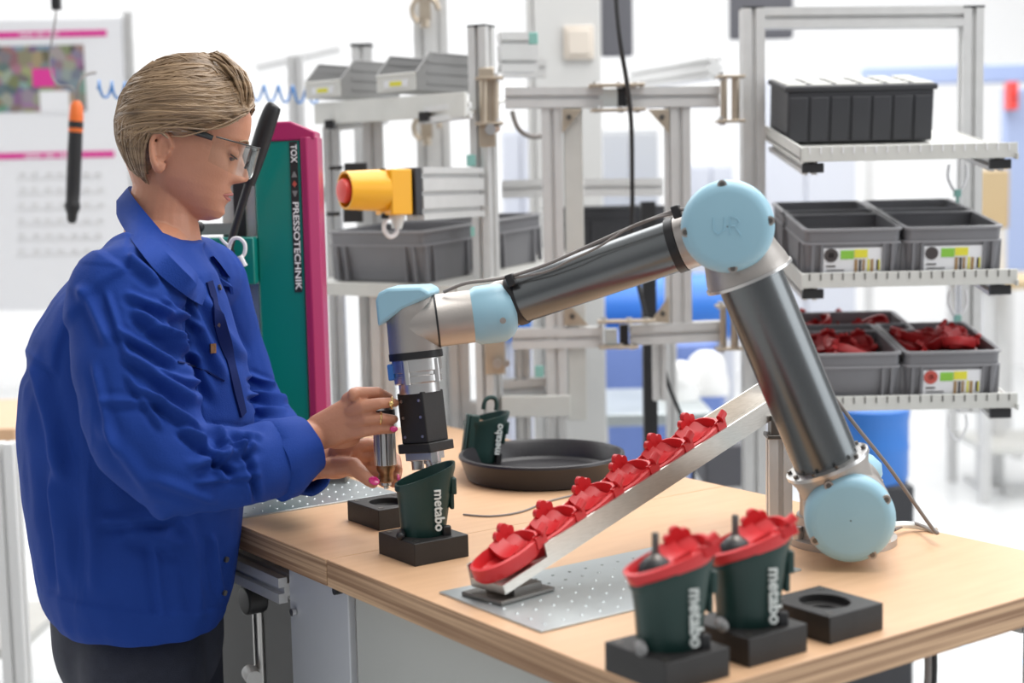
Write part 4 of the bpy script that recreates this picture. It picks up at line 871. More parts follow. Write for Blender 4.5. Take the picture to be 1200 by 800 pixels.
rcrate(1, 1118, 1, 'empty grey crate on the middle right shelf, back right', None, l=.18)
rcrate(2, 1000, 0, 'grey crate of red covers on the lowest right shelf, front left without a label', None)
rcrate(2, 1118, 0, 'grey crate of red covers on the lowest right shelf, front right with a label', 'red')
rcrate(2, 1030, 1, 'grey crate of red covers on the lowest right shelf, at the back', None, l=.18, w=.25)
rs_ = random.Random(5)
for (px, row, n_, hh, lab, sx) in ((1000, 0, 16, .066, 'red cover heaped in the front left crate of the lowest shelf', .06), (1118, 0, 24, .084, 'red cover heaped in the front right crate of the lowest shelf', .06), (1030, 1, 16, .058, 'red cover heaped in the back crate of the lowest shelf', .08)):
    a, b_, Yd, Zd, fd, zf = shelf[2]; x = P(px, 300, fd).x; l = .235
    c = Vector((x, fd + .012, zf)) + Yd * (.12 + row * .22)
    for k in range(n_):
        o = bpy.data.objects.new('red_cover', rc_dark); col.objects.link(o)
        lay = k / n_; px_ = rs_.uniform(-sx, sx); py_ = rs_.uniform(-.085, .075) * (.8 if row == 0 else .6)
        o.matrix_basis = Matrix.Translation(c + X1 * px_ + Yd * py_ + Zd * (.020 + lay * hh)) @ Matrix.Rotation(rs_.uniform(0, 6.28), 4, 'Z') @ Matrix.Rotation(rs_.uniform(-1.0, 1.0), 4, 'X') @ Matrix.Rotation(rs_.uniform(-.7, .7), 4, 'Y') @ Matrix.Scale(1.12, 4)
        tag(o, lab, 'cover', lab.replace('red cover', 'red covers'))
# black organiser on the top shelf
a, b_, Yd, Zd, fd, zf = shelf[0]
x0 = a.x + .006; x1 = P(1097, 130, fd + .20).x; hz = .108; wd_ = .215
t_ = bpy.data.objects.new('organiser_box', None); col.objects.link(t_); c = Vector(((x0 + x1) / 2, fd, zf + .003)) + Yd * (.205 + wd_ / 2); t_.matrix_basis = Matrix.Translation(c)
tag(t_, 'black divided organiser box with compartment lids painted pale for sheen on the top right shelf', 'box')
w_ = x1 - x0
m = MB(); m.box(c + Zd * hz / 2, (w_ * .96, wd_ * .97, hz), X=X1, Y=Yd, Zd=Zd); m.build('body', 'bindark', t_, bevel=.004)
m = MB(); m.box(c + Zd * (hz + .005), (w_, wd_, .012), X=X1, Y=Yd, Zd=Zd); m.build('rim', 'bindark', t_, bevel=.003)
for k in range(7):
    m = MB(); m.box(c + X1 * (w_ * .96 * ((k + .5) / 7 - .5)) - Yd * (wd_ * .485) + Zd * hz * .46, (w_ * .96 / 7 - .006, .010, hz * .86), X=X1, Y=Yd, Zd=Zd); m.build('front_panel', 'bindark', t_, bevel=.002)
for k in range(6):
    for j in range(4):
        m = MB(); m.box(c + X1 * (w_ * ((k + .5) / 6 - .5)) + Yd * (wd_ * ((j + .5) / 4 - .5)) + Zd * (hz + .012), (w_ / 6 - .012, wd_ / 4 - .022, .004), X=X1, Y=Yd, Zd=Zd); m.build('compartment_lid', 'sheet', t_, bevel=.001)  # pale colour paints the sheen on top of the black box
# overhead black cable
m = MB(); m.tube([P(720, -60, 3.1), P(722, 0, 3.1), P(727, 50, 3.1), P(735, 100, 3.15), P(740, 150, 3.2), P(741, 230, 3.25), P(742, 300, 3.3), P(757, 370, 3.4), P(771, 402, 3.42), P(783, 450, 3.45), P(802, 497, 3.5), P(812, 540, 3.6), P(812, 640, 3.7)], .005, smooth=8); tag(m.build('hanging_cable', 'bcable'), 'long black cable hanging from above, passing behind the forearm', 'cable')
# ================================================================== YELLOW EMERGENCY STOP + its arm
ar = thing('support_arm', P(520, 228, 3.0), 0, 'wide aluminium double profile holding the yellow emergency stop', 'profile')
a = P(486, 227, 2.98); b_ = P(558, 225, 3.262); m = MB(); m.prof(a, b_, .040, .107, hint=VZ); o = m.build('double_profile', 'alu', ar, smooth=0)
m = MB(); q = P(554, 271, 3.12); m.box(q, (.008, .03, .02)); m.build('end_clip', 'greentag', ar)
es = thing('emergency_stop', P(440, 225, 2.95), 0, 'yellow hooded emergency stop box with a red mushroom button', 'switch')
xe = (P(484, 225, 2.97) - P(404, 226, 2.93)).normalized(); C = lambda x, y, d_=0: P(x, y, 2.975 - (484 - x) / 80 * .085); xe = (C(484, 225) - C(404, 226)).normalized(); ye = VZ.cross(xe).normalized()
a = C(475, 225); Hh = 53 / FPX * 2.94
m = MB(); m.box(C(480, 224.5), (.016, .075, Hh + .004), X=xe, Y=ye); m.build('back_plate', 'bindark', es, bevel=.002)
m = MB(); m.box(C(461, 225), (.048, .070, Hh), X=xe, Y=ye); m.build('box', 'yellow', es, bevel=.003)
m = MB(); n_ = 24
def hood(xp, r0, r1):
    c_ = C(xp, 223); return [[c_ + ye * (rr * .92 * math.cos(2 * math.pi * k / n_)) + VZ * (rr * math.sin(2 * math.pi * k / n_)) for k in range(n_)] for rr in (r0, r1)]
h1o, h1i = hood(449, .042, .038); h2o, h2i = hood(404, .038, .034)
m.rings([h1o, h2o, h2i, h1i], False, False); m.build('hood', 'yellow', es, smooth=50)
m = MB(); m.lathe(C(446, 223), -xe, [(.012, 0), (.012, .072), (.023, .074), (.0245, .081), (.022, .088), (.010, .092)], 24); m.build('mushroom_button', 'redknob', es, smooth=50)
m = MB(); m.cyl(C(466, 252), C(465, 268), .016, .010, n=16); m.build('cable_gland', 'clear', es)
m = MB(); m.tube([C(467, 262), C(464, 274), C(456, 277), C(450, 268), C(452, 258), C(458, 254)], .0045, smooth=6); m.build('cable_loop', 'wcable', es)
m = MB(); m.cyl(C(451, 250), C(451, 256), .008, n=12); m.box(C(449, 199), (.010, .02, .006)); m.build('black_stud', 'black', es)
for k, (px, py, w) in enumerate(((417, 196, 26), (414, 250, 22))):
    m = MB(); q = P(px, py, 3.3); m.box(q, (w / FPX * 3.3, .03, .02 + .02 * k)); m.cyl(q - X1 * .03, q - X1 * .06, .005); o = m.build('rail_clamp', 'black', fr, bevel=.002)
# ================================================================== TEAL PRESS
d = 2.62; px0 = P(302, 300, d); tp_ = thing('press', Vector((P(335, 480, d).x, d + .1, TT)), 0, 'teal press column with magenta top and side and white vertical lettering', 'press')
xl = P(303, 320, d).x; xr = P(357, 320, d).x; xs = P(374, 320, d + .02).x
ztl = P(303, 166, d).z; ztr = P(357, 163, d).z; zb0 = TT + .05
def quad_prism(xa, za_t, xb, zb_t, z0, y0, y1, mt_, nm, par, **k):
    m_ = MB(); m_.prism([(xa, z0), (xb, z0), (xb, zb_t), (xa, za_t)], Vector((0, y0, 0)), X1, VZ, Y1 * (y1 - y0)); return m_.build(nm, mt_, par, **k)
quad_prism(xl, ztl, xr, ztr, zb0, d, d + .075, 'teal', 'column_body', tp_, bevel=.003)
m = MB(); m.prism([(0, 0), (.012, -.004), (.030, .008), (.030, .075), (0, .075)], Vector((xr + .0004, d - .004, zb0)), X1, Y1, VZ * (ztr - zb0 + .004)); m.build('magenta_side', 'magenta', tp_, bevel=.002)
pk = [(303, 166), (303, 158), (314, 143), (340, 142), (369, 154), (369, 163), (357, 164)]
m = MB(); m.prism([(P(x, y, d).x, P(x, y, d).z) for x, y in pk], Vector((0, d - .003, 0)), X1, VZ, Y1 * .080); m.build('magenta_top', 'magenta', tp_, bevel=.003)
xt0 = P(344, 300, d).x; xt1 = P(353, 300, d).x
za_ = P(348, 166, d).z; zb_ = P(350, 342, d).z
m = MB(); m.box(((xt0 + xt1) / 2, d - .001, (za_ + zb_) / 2), (xt1 - xt0, .0016, za_ - zb_)); m.build('name_strip', 'black', tp_, smooth=0)
tx = text_mb('TOX', Vector((xt0 + .0025, d - .002, P(348, 169, d).z)), -VZ, X1, .0150, .0006, .02); tx.build('lettering', 'signwhite', tp_, smooth=0)
tx = text_mb('PRESSOTECHNIK', Vector((xt0 + .0025, d - .002, P(349, 236, d).z)), -VZ, X1, .0150, .0006, .02)
Lw = max(v_[2] for v_ in tx.v) - min(v_[2] for v_ in tx.v); tg = P(349, 236, d).z - P(350, 339, d).z; zt0 = P(349, 236, d).z
tx.v = [(v_[0], v_[1], zt0 - (zt0 - v_[2]) * tg / Lw) for v_ in tx.v]; tx.build('lettering', 'signwhite', tp_, smooth=0)
cz = (P(348, 201, d).z + P(348, 230, d).z) / 2; cx = (xt0 + xt1) / 2
m = MB(); m.prism([(-.004, 0), (0, .006), (.004, 0), (0, -.006)], Vector((cx, d - .0025, cz)), X1, VZ, Y1 * .001); m.build('red_diamond', 'lab_r', tp_, smooth=0)
m = MB()
for s_ in (-1, 1):
    m = MB(); m.prism([(-.005, s_ * .012), (.005, s_ * .012), (.001, s_ * .022), (-.001, s_ * .022)][::s_], Vector((cx, d - .0025, cz)), X1, VZ, Y1 * .001); m.build('white_wedge', 'louvre', tp_, smooth=0)
m = MB(); m.box(((xl + xs) / 2, d + .09, TT + .026), (.20, .30, .048)); m.build('press_base', 'darksteel', tp_, bevel=.004)
# linear guides left
for (px, w, mt_, dd) in ((266, .022, 'sheet', .05), (279, .020, 'black', .04), (292, .020, 'alu', .05)):
    q = P(px, 170, d + dd); m = MB(); m.box((q.x, d + dd, (q.z + TT + .05) / 2), (w, .03, q.z - TT - .05)); m.build('guide_rail', mt_, tp_, bevel=.001)
q = P(266, 305, d + .01); m = MB(); m.box((q.x, d - .005, q.z), (.115, .06, .084)); m.build('slide_block', 'teal', tp_, bevel=.003)
m = MB(); q = P(264, 307, d - .06); m.box(q, (.030, .03, .045)); m.cyl(q + VZ * .01 - Y1 * .012, q + VZ * .01 - Y1 * .022, .012); m.cyl(q - VZ * .013 - Y1 * .012, q - VZ * .013 - Y1 * .022, .012); m.build('lever_pivot', 'black', tp_, bevel=.003)
m = MB(); m.tube([P(266, 300, d - .07), P(277, 262, d - .08), P(296, 200, d - .09)], .007, 12, smooth=3); m.build('lever_rod', 'black', tp_)
m = MB(); m.tube([P(291, 216, d - .09), P(297, 195, d - .09), P(305, 170, d - .092), P(313, 145, d - .095), P(320, 126, d - .095), P(322, 122, d - .095)], [.011, .014, .0155, .0155, .0135, .008], 16, smooth=4); m.build('lever_grip', 'rubber', tp_)
m = MB(); q = P(233, 266, d - .05); m.sphere(q, .010); m.cyl(q, q - VZ * .05, .004); m.build('ball_knob', 'black', tp_)
m = MB(); q = P(255, 268, d + .02); m.box(q, (.06, .04, .02)); m.build('bracket', 'louvre', tp_)
m = MB(); m.tube([P(246, 303, d - .09), P(258, 299, d - .10), P(268, 290, d - .10), P(262, 283, d - .10), P(258, 278, d - .1)], .0028, smooth=5)
m.tube([P(268, 292, d - .10), P(272, 281, d - .105), P(280, 279, d - .105), P(287, 286, d - .105), P(286, 298, d - .105), P(278, 303, d - .105), P(271, 299, d - .105), P(268, 292, d - .105)], .0034, smooth=5)
m.tube([P(281, 300, d - .11), P(287, 312, d - .11)], .005); m.build('cable_tie_loop', 'wcable', tp_)
# ================================================================== PERSON
random.seed(11)
def loft_closed(mb, rs):
    return mb.rings(rs, True, True)
FAZ = math.radians(68)                      # direction the torso faces
Fd = Vector((math.sin(FAZ), math.cos(FAZ), 0)); Ld = VZ.cross(Fd)   # Ld: her left (away from the camera)
def chain(mb, pts, n=16):
    """capsules: pts = (Vector, r)"""
    for i in range(len(pts) - 1):
        (a, ra), (b__, rb__) = pts[i], pts[i + 1]
        mb.sphere(a, ra, n=n, m=max(6, n * 5 // 8)); mb.cyl(a, b__, ra, rb__, n=n)
    mb.sphere(pts[-1][0], pts[-1][1], n=n, m=max(6, n * 5 // 8))
def Q(px, py, d_, r_): return (P(px, py, d_), r_)
pc = P(165, 700, 2.24); person = thing('person', Vector((pc.x, pc.y, 0)), 0, 'woman in a blue work jacket and safety glasses assembling a part at the bench', 'person')
# ---------- head local frame
HS = .965
HAZ = math.radians(80); HP = math.radians(17)
hc = P(223, 163, 2.27)
hf = Vector((math.sin(HAZ), math.cos(HAZ), 0)); hl = VZ.cross(hf); hx_ = (hf * math.cos(HP) - VZ * math.sin(HP)).normalized(); hz_ = hx_.cross(hl).normalized()
def HL(x, y, z_): return hc + (hx_ * x + hl * y + hz_ * z_) * HS
ZS = [-.122, -.118, -.110, -.100, -.090, -.082, -.078, -.074, -.070, -.066, -.062, -.056, -.050, -.044, -.038, -.032, -.026, -.020, -.014, -.008, -.002, .004, .010, .018, .026, .036, .048, .06, .072, .084, .094, .102, .108, .112]
def interp(x, xs, ys): return float(np.interp(x, xs, ys))
FX = ([-.122, -.118, -.110, -.100, -.092, -.086, -.080, -.075, -.0715, -.068, -.063, -.057, -.050, -.04, -.02, -.004, .006, .018, .04, .06, .08, .095, .105, .112], [.040, .060, .073, .0775, .0780, .0785, .0790, .0792, .0793, .0795, .0796, .0797, .0797, .0795, .078, .0775, .083, .0885, .0885, .084, .070, .050, .030, .012])
BX = ([-.122, -.11, -.09, -.06, -.03, 0, .03, .06, .09, .105, .112], [.000, -.012, -.035, -.068, -.088, -.100, -.103, -.096, -.070, -.045, -.012])
WY = ([-.122, -.118, -.11, -.10, -.085, -.065, -.04, -.015, .01, .035, .06, .08, .095, .106, .112], [.010, .020, .030, .040, .050, .059, .065, .069, .070, .072, .070, .060, .046, .028, .010])
NS = ([-.0535, -.050, -.046, -.041, -.035, -.026, -.016, -.006, .004, .012], [0, .005, .015, .0235, .0262, .0225, .0155, .0090, .004, 0])
def head_pt(th, z_):
    xf, xb, w__ = interp(z_, *FX), interp(z_, *BX), interp(z_, *WY); xc_ = -.012 if z_ > -.07 else -.012 + (z_ + .07) * -.5
    c_, s_ = math.cos(th), math.sin(th)
    if c_ >= 0: x = xc_ + (xf - xc_) * abs(c_) ** .86; y = w__ * math.copysign(abs(s_) ** .92, s_)
    else: x = xc_ + (xc_ - xb) * -abs(c_) ** .95; y = w__ * math.copysign(abs(s_) ** .95, s_)
    if c_ > 0:
        nsy = .0085 if z_ > -.03 else .0085 + (-.03 - z_) * .32
        x += interp(z_, *NS) * math.exp(-(y / nsy) ** 2 / 1.3)
        x += .0075 * math.exp(-((abs(y) - .0125) / .0052) ** 2 - ((z_ + .041) / .0065) ** 2)
        x += .0062 * math.exp(-(abs(y) / .018) ** 2.4) * (math.exp(-((z_ + .0655) / .0050) ** 2) + .95 * math.exp(-((z_ + .0775) / .0050) ** 2)); x += .0055 * math.exp(-(y / .017) ** 2 - ((z_ + .103) / .0095) ** 2)
        x -= .0085 * math.exp(-((abs(y) - .031) / .013) ** 2 - ((z_ + .001) / .011) ** 2)          # sockets
        x += .0035 * math.exp(-((abs(y) - .032) / .016) ** 2 - ((z_ - .016) / .007) ** 2)          # brow ridge
        x += .005 * math.exp(-((abs(y) - .044) / .014) ** 2 - ((z_ + .030) / .016) ** 2)           # cheeks
        x += .0045 * math.exp(-((abs(y) - .031) / .0125) ** 2 - ((z_ + .002) / .0075) ** 2)        # closed lids
        x -= .0030 * math.exp(-(abs(y) / .022) ** 4 - ((z_ + .0712) / .0022) ** 2)                 # mouth slit
    return HL(x, y, z_)
body = MB(); NT = 120; ths = []
for i in range(NT):
    t__ = 2 * math.pi * i / NT; ths.append(t__ - .5 * math.sin(t__))        # denser at the front
zs = []
for i in range(len(ZS) - 1):
    kk = 2 if -.09 < ZS[i] < .03 else 1
    for j in range(kk): zs.append(ZS[i] + (ZS[i + 1] - ZS[i]) * j / kk)
zs.append(ZS[-1])
body.rings([[head_pt(t__, z_) for t__ in ths] for z_ in zs])
# ears
for s_ in (-1, 1):
    rim = [(x_ + .009, z_ - .002) for x_, z_ in [(-.030, .001), (-.036, .014), (-.046, .020), (-.056, .016), (-.060, .002), (-.056, -.014), (-.049, -.028), (-.042, -.036), (-.036, -.034), (-.034, -.024)]]
    pts = [HL(x, s_ * (.069 + (.010 if 1 < i < 7 else .004)), z_ - .022) for i, (x, z_) in enumerate(rim)]
    body.tube(pts, [.0032, .0036, .0038, .004, .004, .0042, .005, .0058, .005, .003], 10, smooth=3)
    body.sphere(HL(-.036, s_ * .069, -.030), (.014 * HS, .006, .024 * HS), hx_, hl, hz_)
    body.sphere(HL(-.032, s_ * .074, -.055), (.007, .005, .009), hx_, hl, hz_)
    body.tube([HL(-.027, s_ * .074, -.012), HL(-.037, s_ * .075, -.010), HL(-.041, s_ * .075, -.024), HL(-.037, s_ * .074, -.040)], .0028, 8, smooth=3)
    body.sphere(HL(-.024, s_ * .070, -.030), (.004, .005, .006), hx_, hl, hz_)
for s_ in (-1, 1):
    body.sphere(HL(.0672, s_ * .031, -.0034), (.0125, .0135, .0112), hx_, hl, hz_)
# neck, shoulders, trunk
nb = P(190, 290, 2.27)
chain(body, [(HL(-.045, 0, -.035), .050 * 1.0), (P(196, 215, 2.27), .050), (P(190, 250, 2.27), .053), (nb, .062)], 24)
chain(body, [(HL(-.01, 0, -.075), .034), (P(206, 225, 2.27), .044)], 20)
SHn = P(150, 335, 2.08); SHf = P(232, 338, 2.45); hip = P(165, 745, 2.26); chest = P(180, 400, 2.25); waist = P(165, 580, 2.26)
chain(body, [(nb, .062), (chest, .10), (waist, .10), (P(160, 690, 2.27), .10)], 24); chain(body, [(SHn, .05), (nb, .055), (SHf, .05)], 16)
# arms
ELn = P(215, 545, 1.98); WRn = P(362, 513, 2.105)
ELf = P(292, 492, 2.49); WRf = P(362, 545, 2.20)
chain(body, [(SHn, .046), (ELn, .036), ((ELn + WRn) / 2, .033), (ELn + (WRn - ELn) * .85, .028), (WRn, .0255)], 20)
chain(body, [(SHf, .038), (ELf, .030), ((ELf + WRf) / 2, .031), (ELf + (WRf - ELf) * .85, .029), (WRf, .025)], 20)
# ---- near (right) hand, back of the hand to the camera, wrapped round the armature
D1 = 2.10
def flat(mb, p, q_, w0, w1, th_, N_):    # a slab-like rounded palm piece
    ax = (q_ - p).normalized(); W__ = ax.cross(N_).normalized(); rs = []
    for k in range(7):
        t__ = k / 6; c = p.lerp(q_, t__); w__ = (w0 + (w1 - w0) * t__); e = 1 if 0 < k < 6 else .8
        rs.append([c + W__ * (w__ * e * math.copysign(abs(math.cos(a_ * math.pi / 10)) ** .8, math.cos(a_ * math.pi / 10))) + N_ * (th_ * e * math.sin(a_ * math.pi / 10)) for a_ in range(20)])
    mb.rings(rs)
nN = Vector((.10, -.97, .18)).normalized()
flat(body, P(362, 512, D1 + .01), P(424, 484, D1), .025, .0325, .0145, nN)
body.sphere(P(390, 502, D1 + .012), (.030, .017, .028), n=18, m=12)
body.sphere(P(398, 512, D1 + .016), (.032, .014, .018), n=18, m=12)
fr_ = [ # index (folded over the top, behind), middle, ring, little
 [Q(408, 468, 2.105, .0105), Q(418, 461, 2.095, .0100), Q(442, 460, 2.10, .0088), Q(455, 466, 2.125, .0078), Q(456, 474, 2.15, .007)],
 [Q(412, 481, 2.095, .0108), Q(426, 476, 2.082, .0102), Q(445, 472.5, 2.08, .0085), Q(459, 471.5, 2.088, .0072), Q(463, 472, 2.094, .0062)],
 [Q(410, 495, 2.097, .0105), Q(430, 491, 2.083, .0095), Q(447, 490, 2.082, .0082), Q(459, 491, 2.092, .0070), Q(462, 491, 2.10, .0062)],
 [Q(408, 508, 2.10, .0100), Q(428, 505, 2.087, .0085), Q(444, 503, 2.085, .0074), Q(456, 503, 2.092, .0064), Q(460, 503.5, 2.096, .0058)],
 [Q(385, 492, 2.12, .014), Q(410, 490, 2.15, .0125), Q(432, 484, 2.165, .0105), Q(446, 480, 2.16, .009), Q(452, 478, 2.155, .008)]]   # thumb behind
for c_ in fr_: chain(body, c_, 14)
# knuckle bumps
for (px, py) in ((415, 462), (424, 476), (426, 491)): body.sphere(P(px, py, 2.088), .0102, n=12, m=8)
# ---- far (left) hand, palm up underneath, thumb toward the camera
N2 = Vector((.05, -.80, .60)).normalized()
flat(body, P(360, 546, 2.19), P(412, 536, 2.155), .023, .030, .0155, N2)
body.sphere(P(392, 548, 2.15), (.030, .018, .017), n=18, m=12)
body.sphere(P(405, 528, 2.165), (.026, .018, .018), n=18, m=12)
fl_ = [
 [Q(398, 546, 2.145, .0165), Q(414, 546, 2.125, .0135), Q(425, 556, 2.11, .0108), Q(433, 563, 2.10, .0092), Q(437, 566, 2.098, .0078)],   # thumb
 [Q(412, 524, 2.16, .0115), Q(432, 520, 2.172, .0098), Q(452, 526, 2.18, .0088), Q(464, 538, 2.165, .0080), Q(466, 548, 2.145, .0072)],
 [Q(412, 534, 2.165, .0115), Q(434, 532, 2.18, .0098), Q(455, 538, 2.182, .0088), Q(466, 550, 2.16, .0080), Q(465, 559, 2.14, .0072)],
 [Q(410, 543, 2.17, .011), Q(433, 544, 2.185, .0095), Q(453, 550, 2.182, .0085), Q(462, 560, 2.16, .0076), Q(461, 566, 2.145, .0068)],
 [Q(406, 550, 2.17, .010), Q(426, 554, 2.185, .0086), Q(442, 560, 2.182, .0076), Q(450, 566, 2.165, .0068)]]
for c_ in fl_: chain(body, c_, 14)
bo = body.build('body', 'skin', None, smooth=0)
evald(bo, [('REMESH', dict(mode='VOXEL', voxel_size=.0021)), ('SMOOTH', dict(factor=.5, iterations=2))])
bo.data.polygons.foreach_set('use_smooth', [True] * len(bo.data.polygons)); bo.data.materials.clear(); bo.data.materials.append(Mt['skin']); adopt(bo, person)
# creases on knuckles are left to the bump; nails, ring, watch of the photo:
def nail(p, ax, n__, w_=.0048, l_=.0068, mt_='nail'):
    ax = ax.normalized(); n__ = (n__ - ax * n__.dot(ax)).normalized(); s_ = ax.cross(n__); m_ = MB(); m_.sphere(p, (l_, w_, .0016), ax, s_, n__, 14, 8); m_.build('fingernail', mt_, person, smooth=60)
nail(P(438.5, 563, 2.089), P(440, 567, 2.09) - P(430, 558, 2.10), Vector((.35, -.85, .45)), .0072, .0092)
nail(P(461.5, 502.5, 2.086), Vector((1, .1, -.1)), Vector((.45, -.85, .3)), .0045, .006)
nail(P(467, 560, 2.13), Vector((.1, -.3, -1)), Vector((.9, -.5, 0)), .0042, .006)
m = MB(); a = P(446, 490, 2.082); axr = (P(455, 491, 2.088) - P(435, 490, 2.083)).normalized(); u, v, w_ = frame_from(axr)
m.tube([a + (u * math.cos(t_) + v * math.sin(t_)) * .0088 for t_ in [2 * math.pi * k / 20 for k in range(21)]], .0013, 6); m.build('ring', 'gold', person)
m = MB(); a = P(459, 472, 2.086); m.tube([a + (u * math.cos(t_) + v * math.sin(t_)) * .0082 for t_ in [2 * math.pi * k / 20 for k in range(21)]], .0014, 6); m.sphere(a - Y1 * .009, (.004, .0025, .004)); m.build('ring', 'gold', person)
# ---------- face details
for s_ in (-1, 1):
    m = MB(); m.sphere(HL(.0672, s_ * .031, -.0062), .0112 * HS, n=20, m=14); m.build('eyeball', 'eye', person)
    # upper lid (looking down), lashes, brow
    m = MB(); m.tube([HL(.0715, s_ * .0205, -.0075), HL(.0775, s_ * .026, -.0100), HL(.0790, s_ * .032, -.0112), HL(.0755, s_ * .040, -.0098), HL(.068, s_ * .0455, -.0070)], .0011, 6, smooth=5); m.build('eyelashes', 'lash', person)
    for k in range(3):
        pass
    m = MB(); m.tube([HL(.0875, s_ * .014, .0145), HL(.0885, s_ * .024, .0185), HL(.085, s_ * .036, .0200), HL(.076, s_ * .048, .016)], [.0018, .0022, .002, .001], 8, smooth=5); m.build('eyebrow', 'brow', person)
m = MB()
m.tube([HL(.0725, -.0245, -.0715), HL(.0800, -.014, -.0690), HL(.0838, -.004, -.0672), HL(.0838, .004, -.0672), HL(.0800, .014, -.0690), HL(.0725, .0245, -.0715)], [.0008, .0022, .0030, .0030, .0022, .0008], 8, smooth=4)
m.tube([HL(.0725, -.0235, -.0722), HL(.0790, -.013, -.0755), HL(.0820, -.002, -.0765), HL(.0820, .002, -.0765), HL(.0790, .013, -.0755), HL(.0725, .0235, -.0722)], [.0008, .0028, .0034, .0034, .0028, .0008], 8, smooth=4)
m.build('lips', 'lip', person)
# ---------- safety glasses
m = MB(); rs = []
for i in range(33):
    a_ = math.radians(-82 + 164 * i / 32); cx_, cy_ = math.cos(a_), math.sin(a_); nose = max(0, 1 - abs(a_) / .26)
    pt_ = lambda r__, z_: HL(.026 + (.082 + r__) * cx_ ** 1.0 * 1.0, (.074 + r__) * cy_, z_)
    zt_ = .016 - .004 * abs(math.sin(a_)); zb_ = -.036 + .022 * nose ** 1.4 + .016 * max(0, abs(a_) - .9)
    rs.append([pt_(0, zt_), pt_(.0018, zt_), pt_(.0018, (zt_ + zb_) / 2), pt_(.0018, zb_), pt_(0, zb_), pt_(0, (zt_ + zb_) / 2)])
m.rings(rs); m.build('spectacle_lens', 'lens', person, smooth=50)
for s_ in (-1, 1):
    m = MB(); m.tube([HL(.036, s_ * .0765, .009), HL(.015, s_ * .0765, .0105), HL(-.004, s_ * .077, .009)], [.0042, .0050, .0034], 10, smooth=4); m.build('spectacle_temple', 'frame', person)
    m = MB(); m.tube([HL(-.004, s_ * .0768, .009), HL(-.025, s_ * .076, .004), HL(-.045, s_ * .077, -.006)], [.0030, .0022, .0018], 8, smooth=4); m.build('temple_arm', 'clear', person)
m = MB(); m.tube([HL(.026 + .083 * math.cos(a_), .0755 * math.sin(a_), .0165 - .004 * abs(math.sin(a_))) for a_ in [math.radians(-80 + 10 * k) for k in range(17)]], .0013, 6, smooth=3); m.build('brow_frame', 'frame', person)
m = MB()
for s_ in (-1, 1): m.tube([HL(.097, s_ * .010, -.010), HL(.094, s_ * .012, -.022)], .002, 6)
m.build('nose_pad', 'frame', person, kind=None)
# ---------- hair
def hair_pt(th, ph, off=0):
    """th: azimuth from the face (0) to the back (pi); ph: -1 (low) .. 1 (crown)"""
    z_ = ph
    xf, xb, w__ = interp(z_, *FX), interp(z_, *BX), interp(z_, *WY)
    c_, s_ = math.cos(th), math.sin(th)
    x = -.012 + (xf + .012) * abs(c_) ** .86 if c_ >= 0 else -.012 + (-.012 - xb) * -abs(c_) ** .95
    y = w__ * math.copysign(abs(s_) ** .92, s_); n__ = Vector((x + .01, y, (z_ - .02) * .9)).normalized()
    return Vector((x, y, z_)) + n__ * off
def hairline(th):     # lowest head-local z covered by hair for this azimuth
    a_ = abs(th) if abs(th) <= math.pi else 2 * math.pi - abs(th)
    return float(np.interp(a_, [0, .35, .75, 1.05, 1.35, 1.62, 1.80, 1.98, 2.15, 2.5, 3.15], [.078, .066, .050, .030, .016, -.004, .004, .000, -.055, -.082, -.088]))
def thick(z_, a_):
    v_ = float(np.interp(z_, [-.09, -.06, -.02, .02, .06, .10, .112], [.004, .016, .020, .016, .015, .018, .019]))
    if a_ < 1.2: v_ *= .55 + .45 * a_ / 1.2
    return v_
hm = MB(); rs = []; NH = 72
for k in range(15):
    t__ = k / 14; r_ = []
    for i in range(NH):
        th = 2 * math.pi * i / NH; a_ = th if th <= math.pi else 2 * math.pi - th; z0 = hairline(a_); z_ = z0 + (.1115 - z0) * t__
        off = thick(z_, a_) * (.25 + .75 * min(1, t__ * 5)) ; q_ = hair_pt(th if th <= math.pi else th - 2 * math.pi, z_, off); r_.append(HL(*q_))
    rs.append(r_)
hm.rings(rs, True, True)
def strand(pts, r0, seg=5):
    n_ = len(pts); hm.tube([HL(*p_) for p_ in pts], [r0 * (.35 + .65 * math.sin(math.pi * min(.92, max(.1, (i + .7) / n_)))) for i in range(n_)], seg)
for s_ in (-1, 1):
    for k in range(330):
        # start near the parting / forehead, run back along the side of the head
        a0 = random.uniform(.0, 1.5); zt_ = random.uniform(0, 1) ** .8
        zst = hairline(a0) + (.112 - hairline(a0)) * (1 - (1 - zt_)) ; zst = min(zst, .108)
        ln = random.uniform(1.0, 1.9); dz = random.uniform(.02, .075) * (1 if zst > .03 else .6); pts = []; lift = random.uniform(.0, .0035) + .0005; wv = random.uniform(0, 6)
        for j in range(9):
            t__ = j / 8; a_ = min(a0 + ln * t__, 3.1); z_ = zst - dz * t__ ** 1.3 + .002 * math.sin(wv + 3 * t__)
            z_ = max(z_, hairline(a_) + .001); off = thick(z_, a_) + lift * (1 - .3 * t__)
            if j == 0: off -= .004
            pts.append(hair_pt(s_ * a_, z_, off))
        strand(pts, random.uniform(.0012, .0026))
    for k in range(170):   # back of the head down to the nape
        a0 = random.uniform(1.7, 3.14); zst = random.uniform(-.03, .10); pts = []; dz = random.uniform(.04, .09); lift = random.uniform(0, .003)
        for j in range(7):
            t__ = j / 6; a_ = min(a0 + .18 * t__, 3.14); z_ = max(zst - dz * t__, hairline(a_) - .004); pts.append(hair_pt(s_ * a_, z_, thick(z_, a_) + lift * (1 - t__)))
        strand(pts, random.uniform(.0012, .0024))
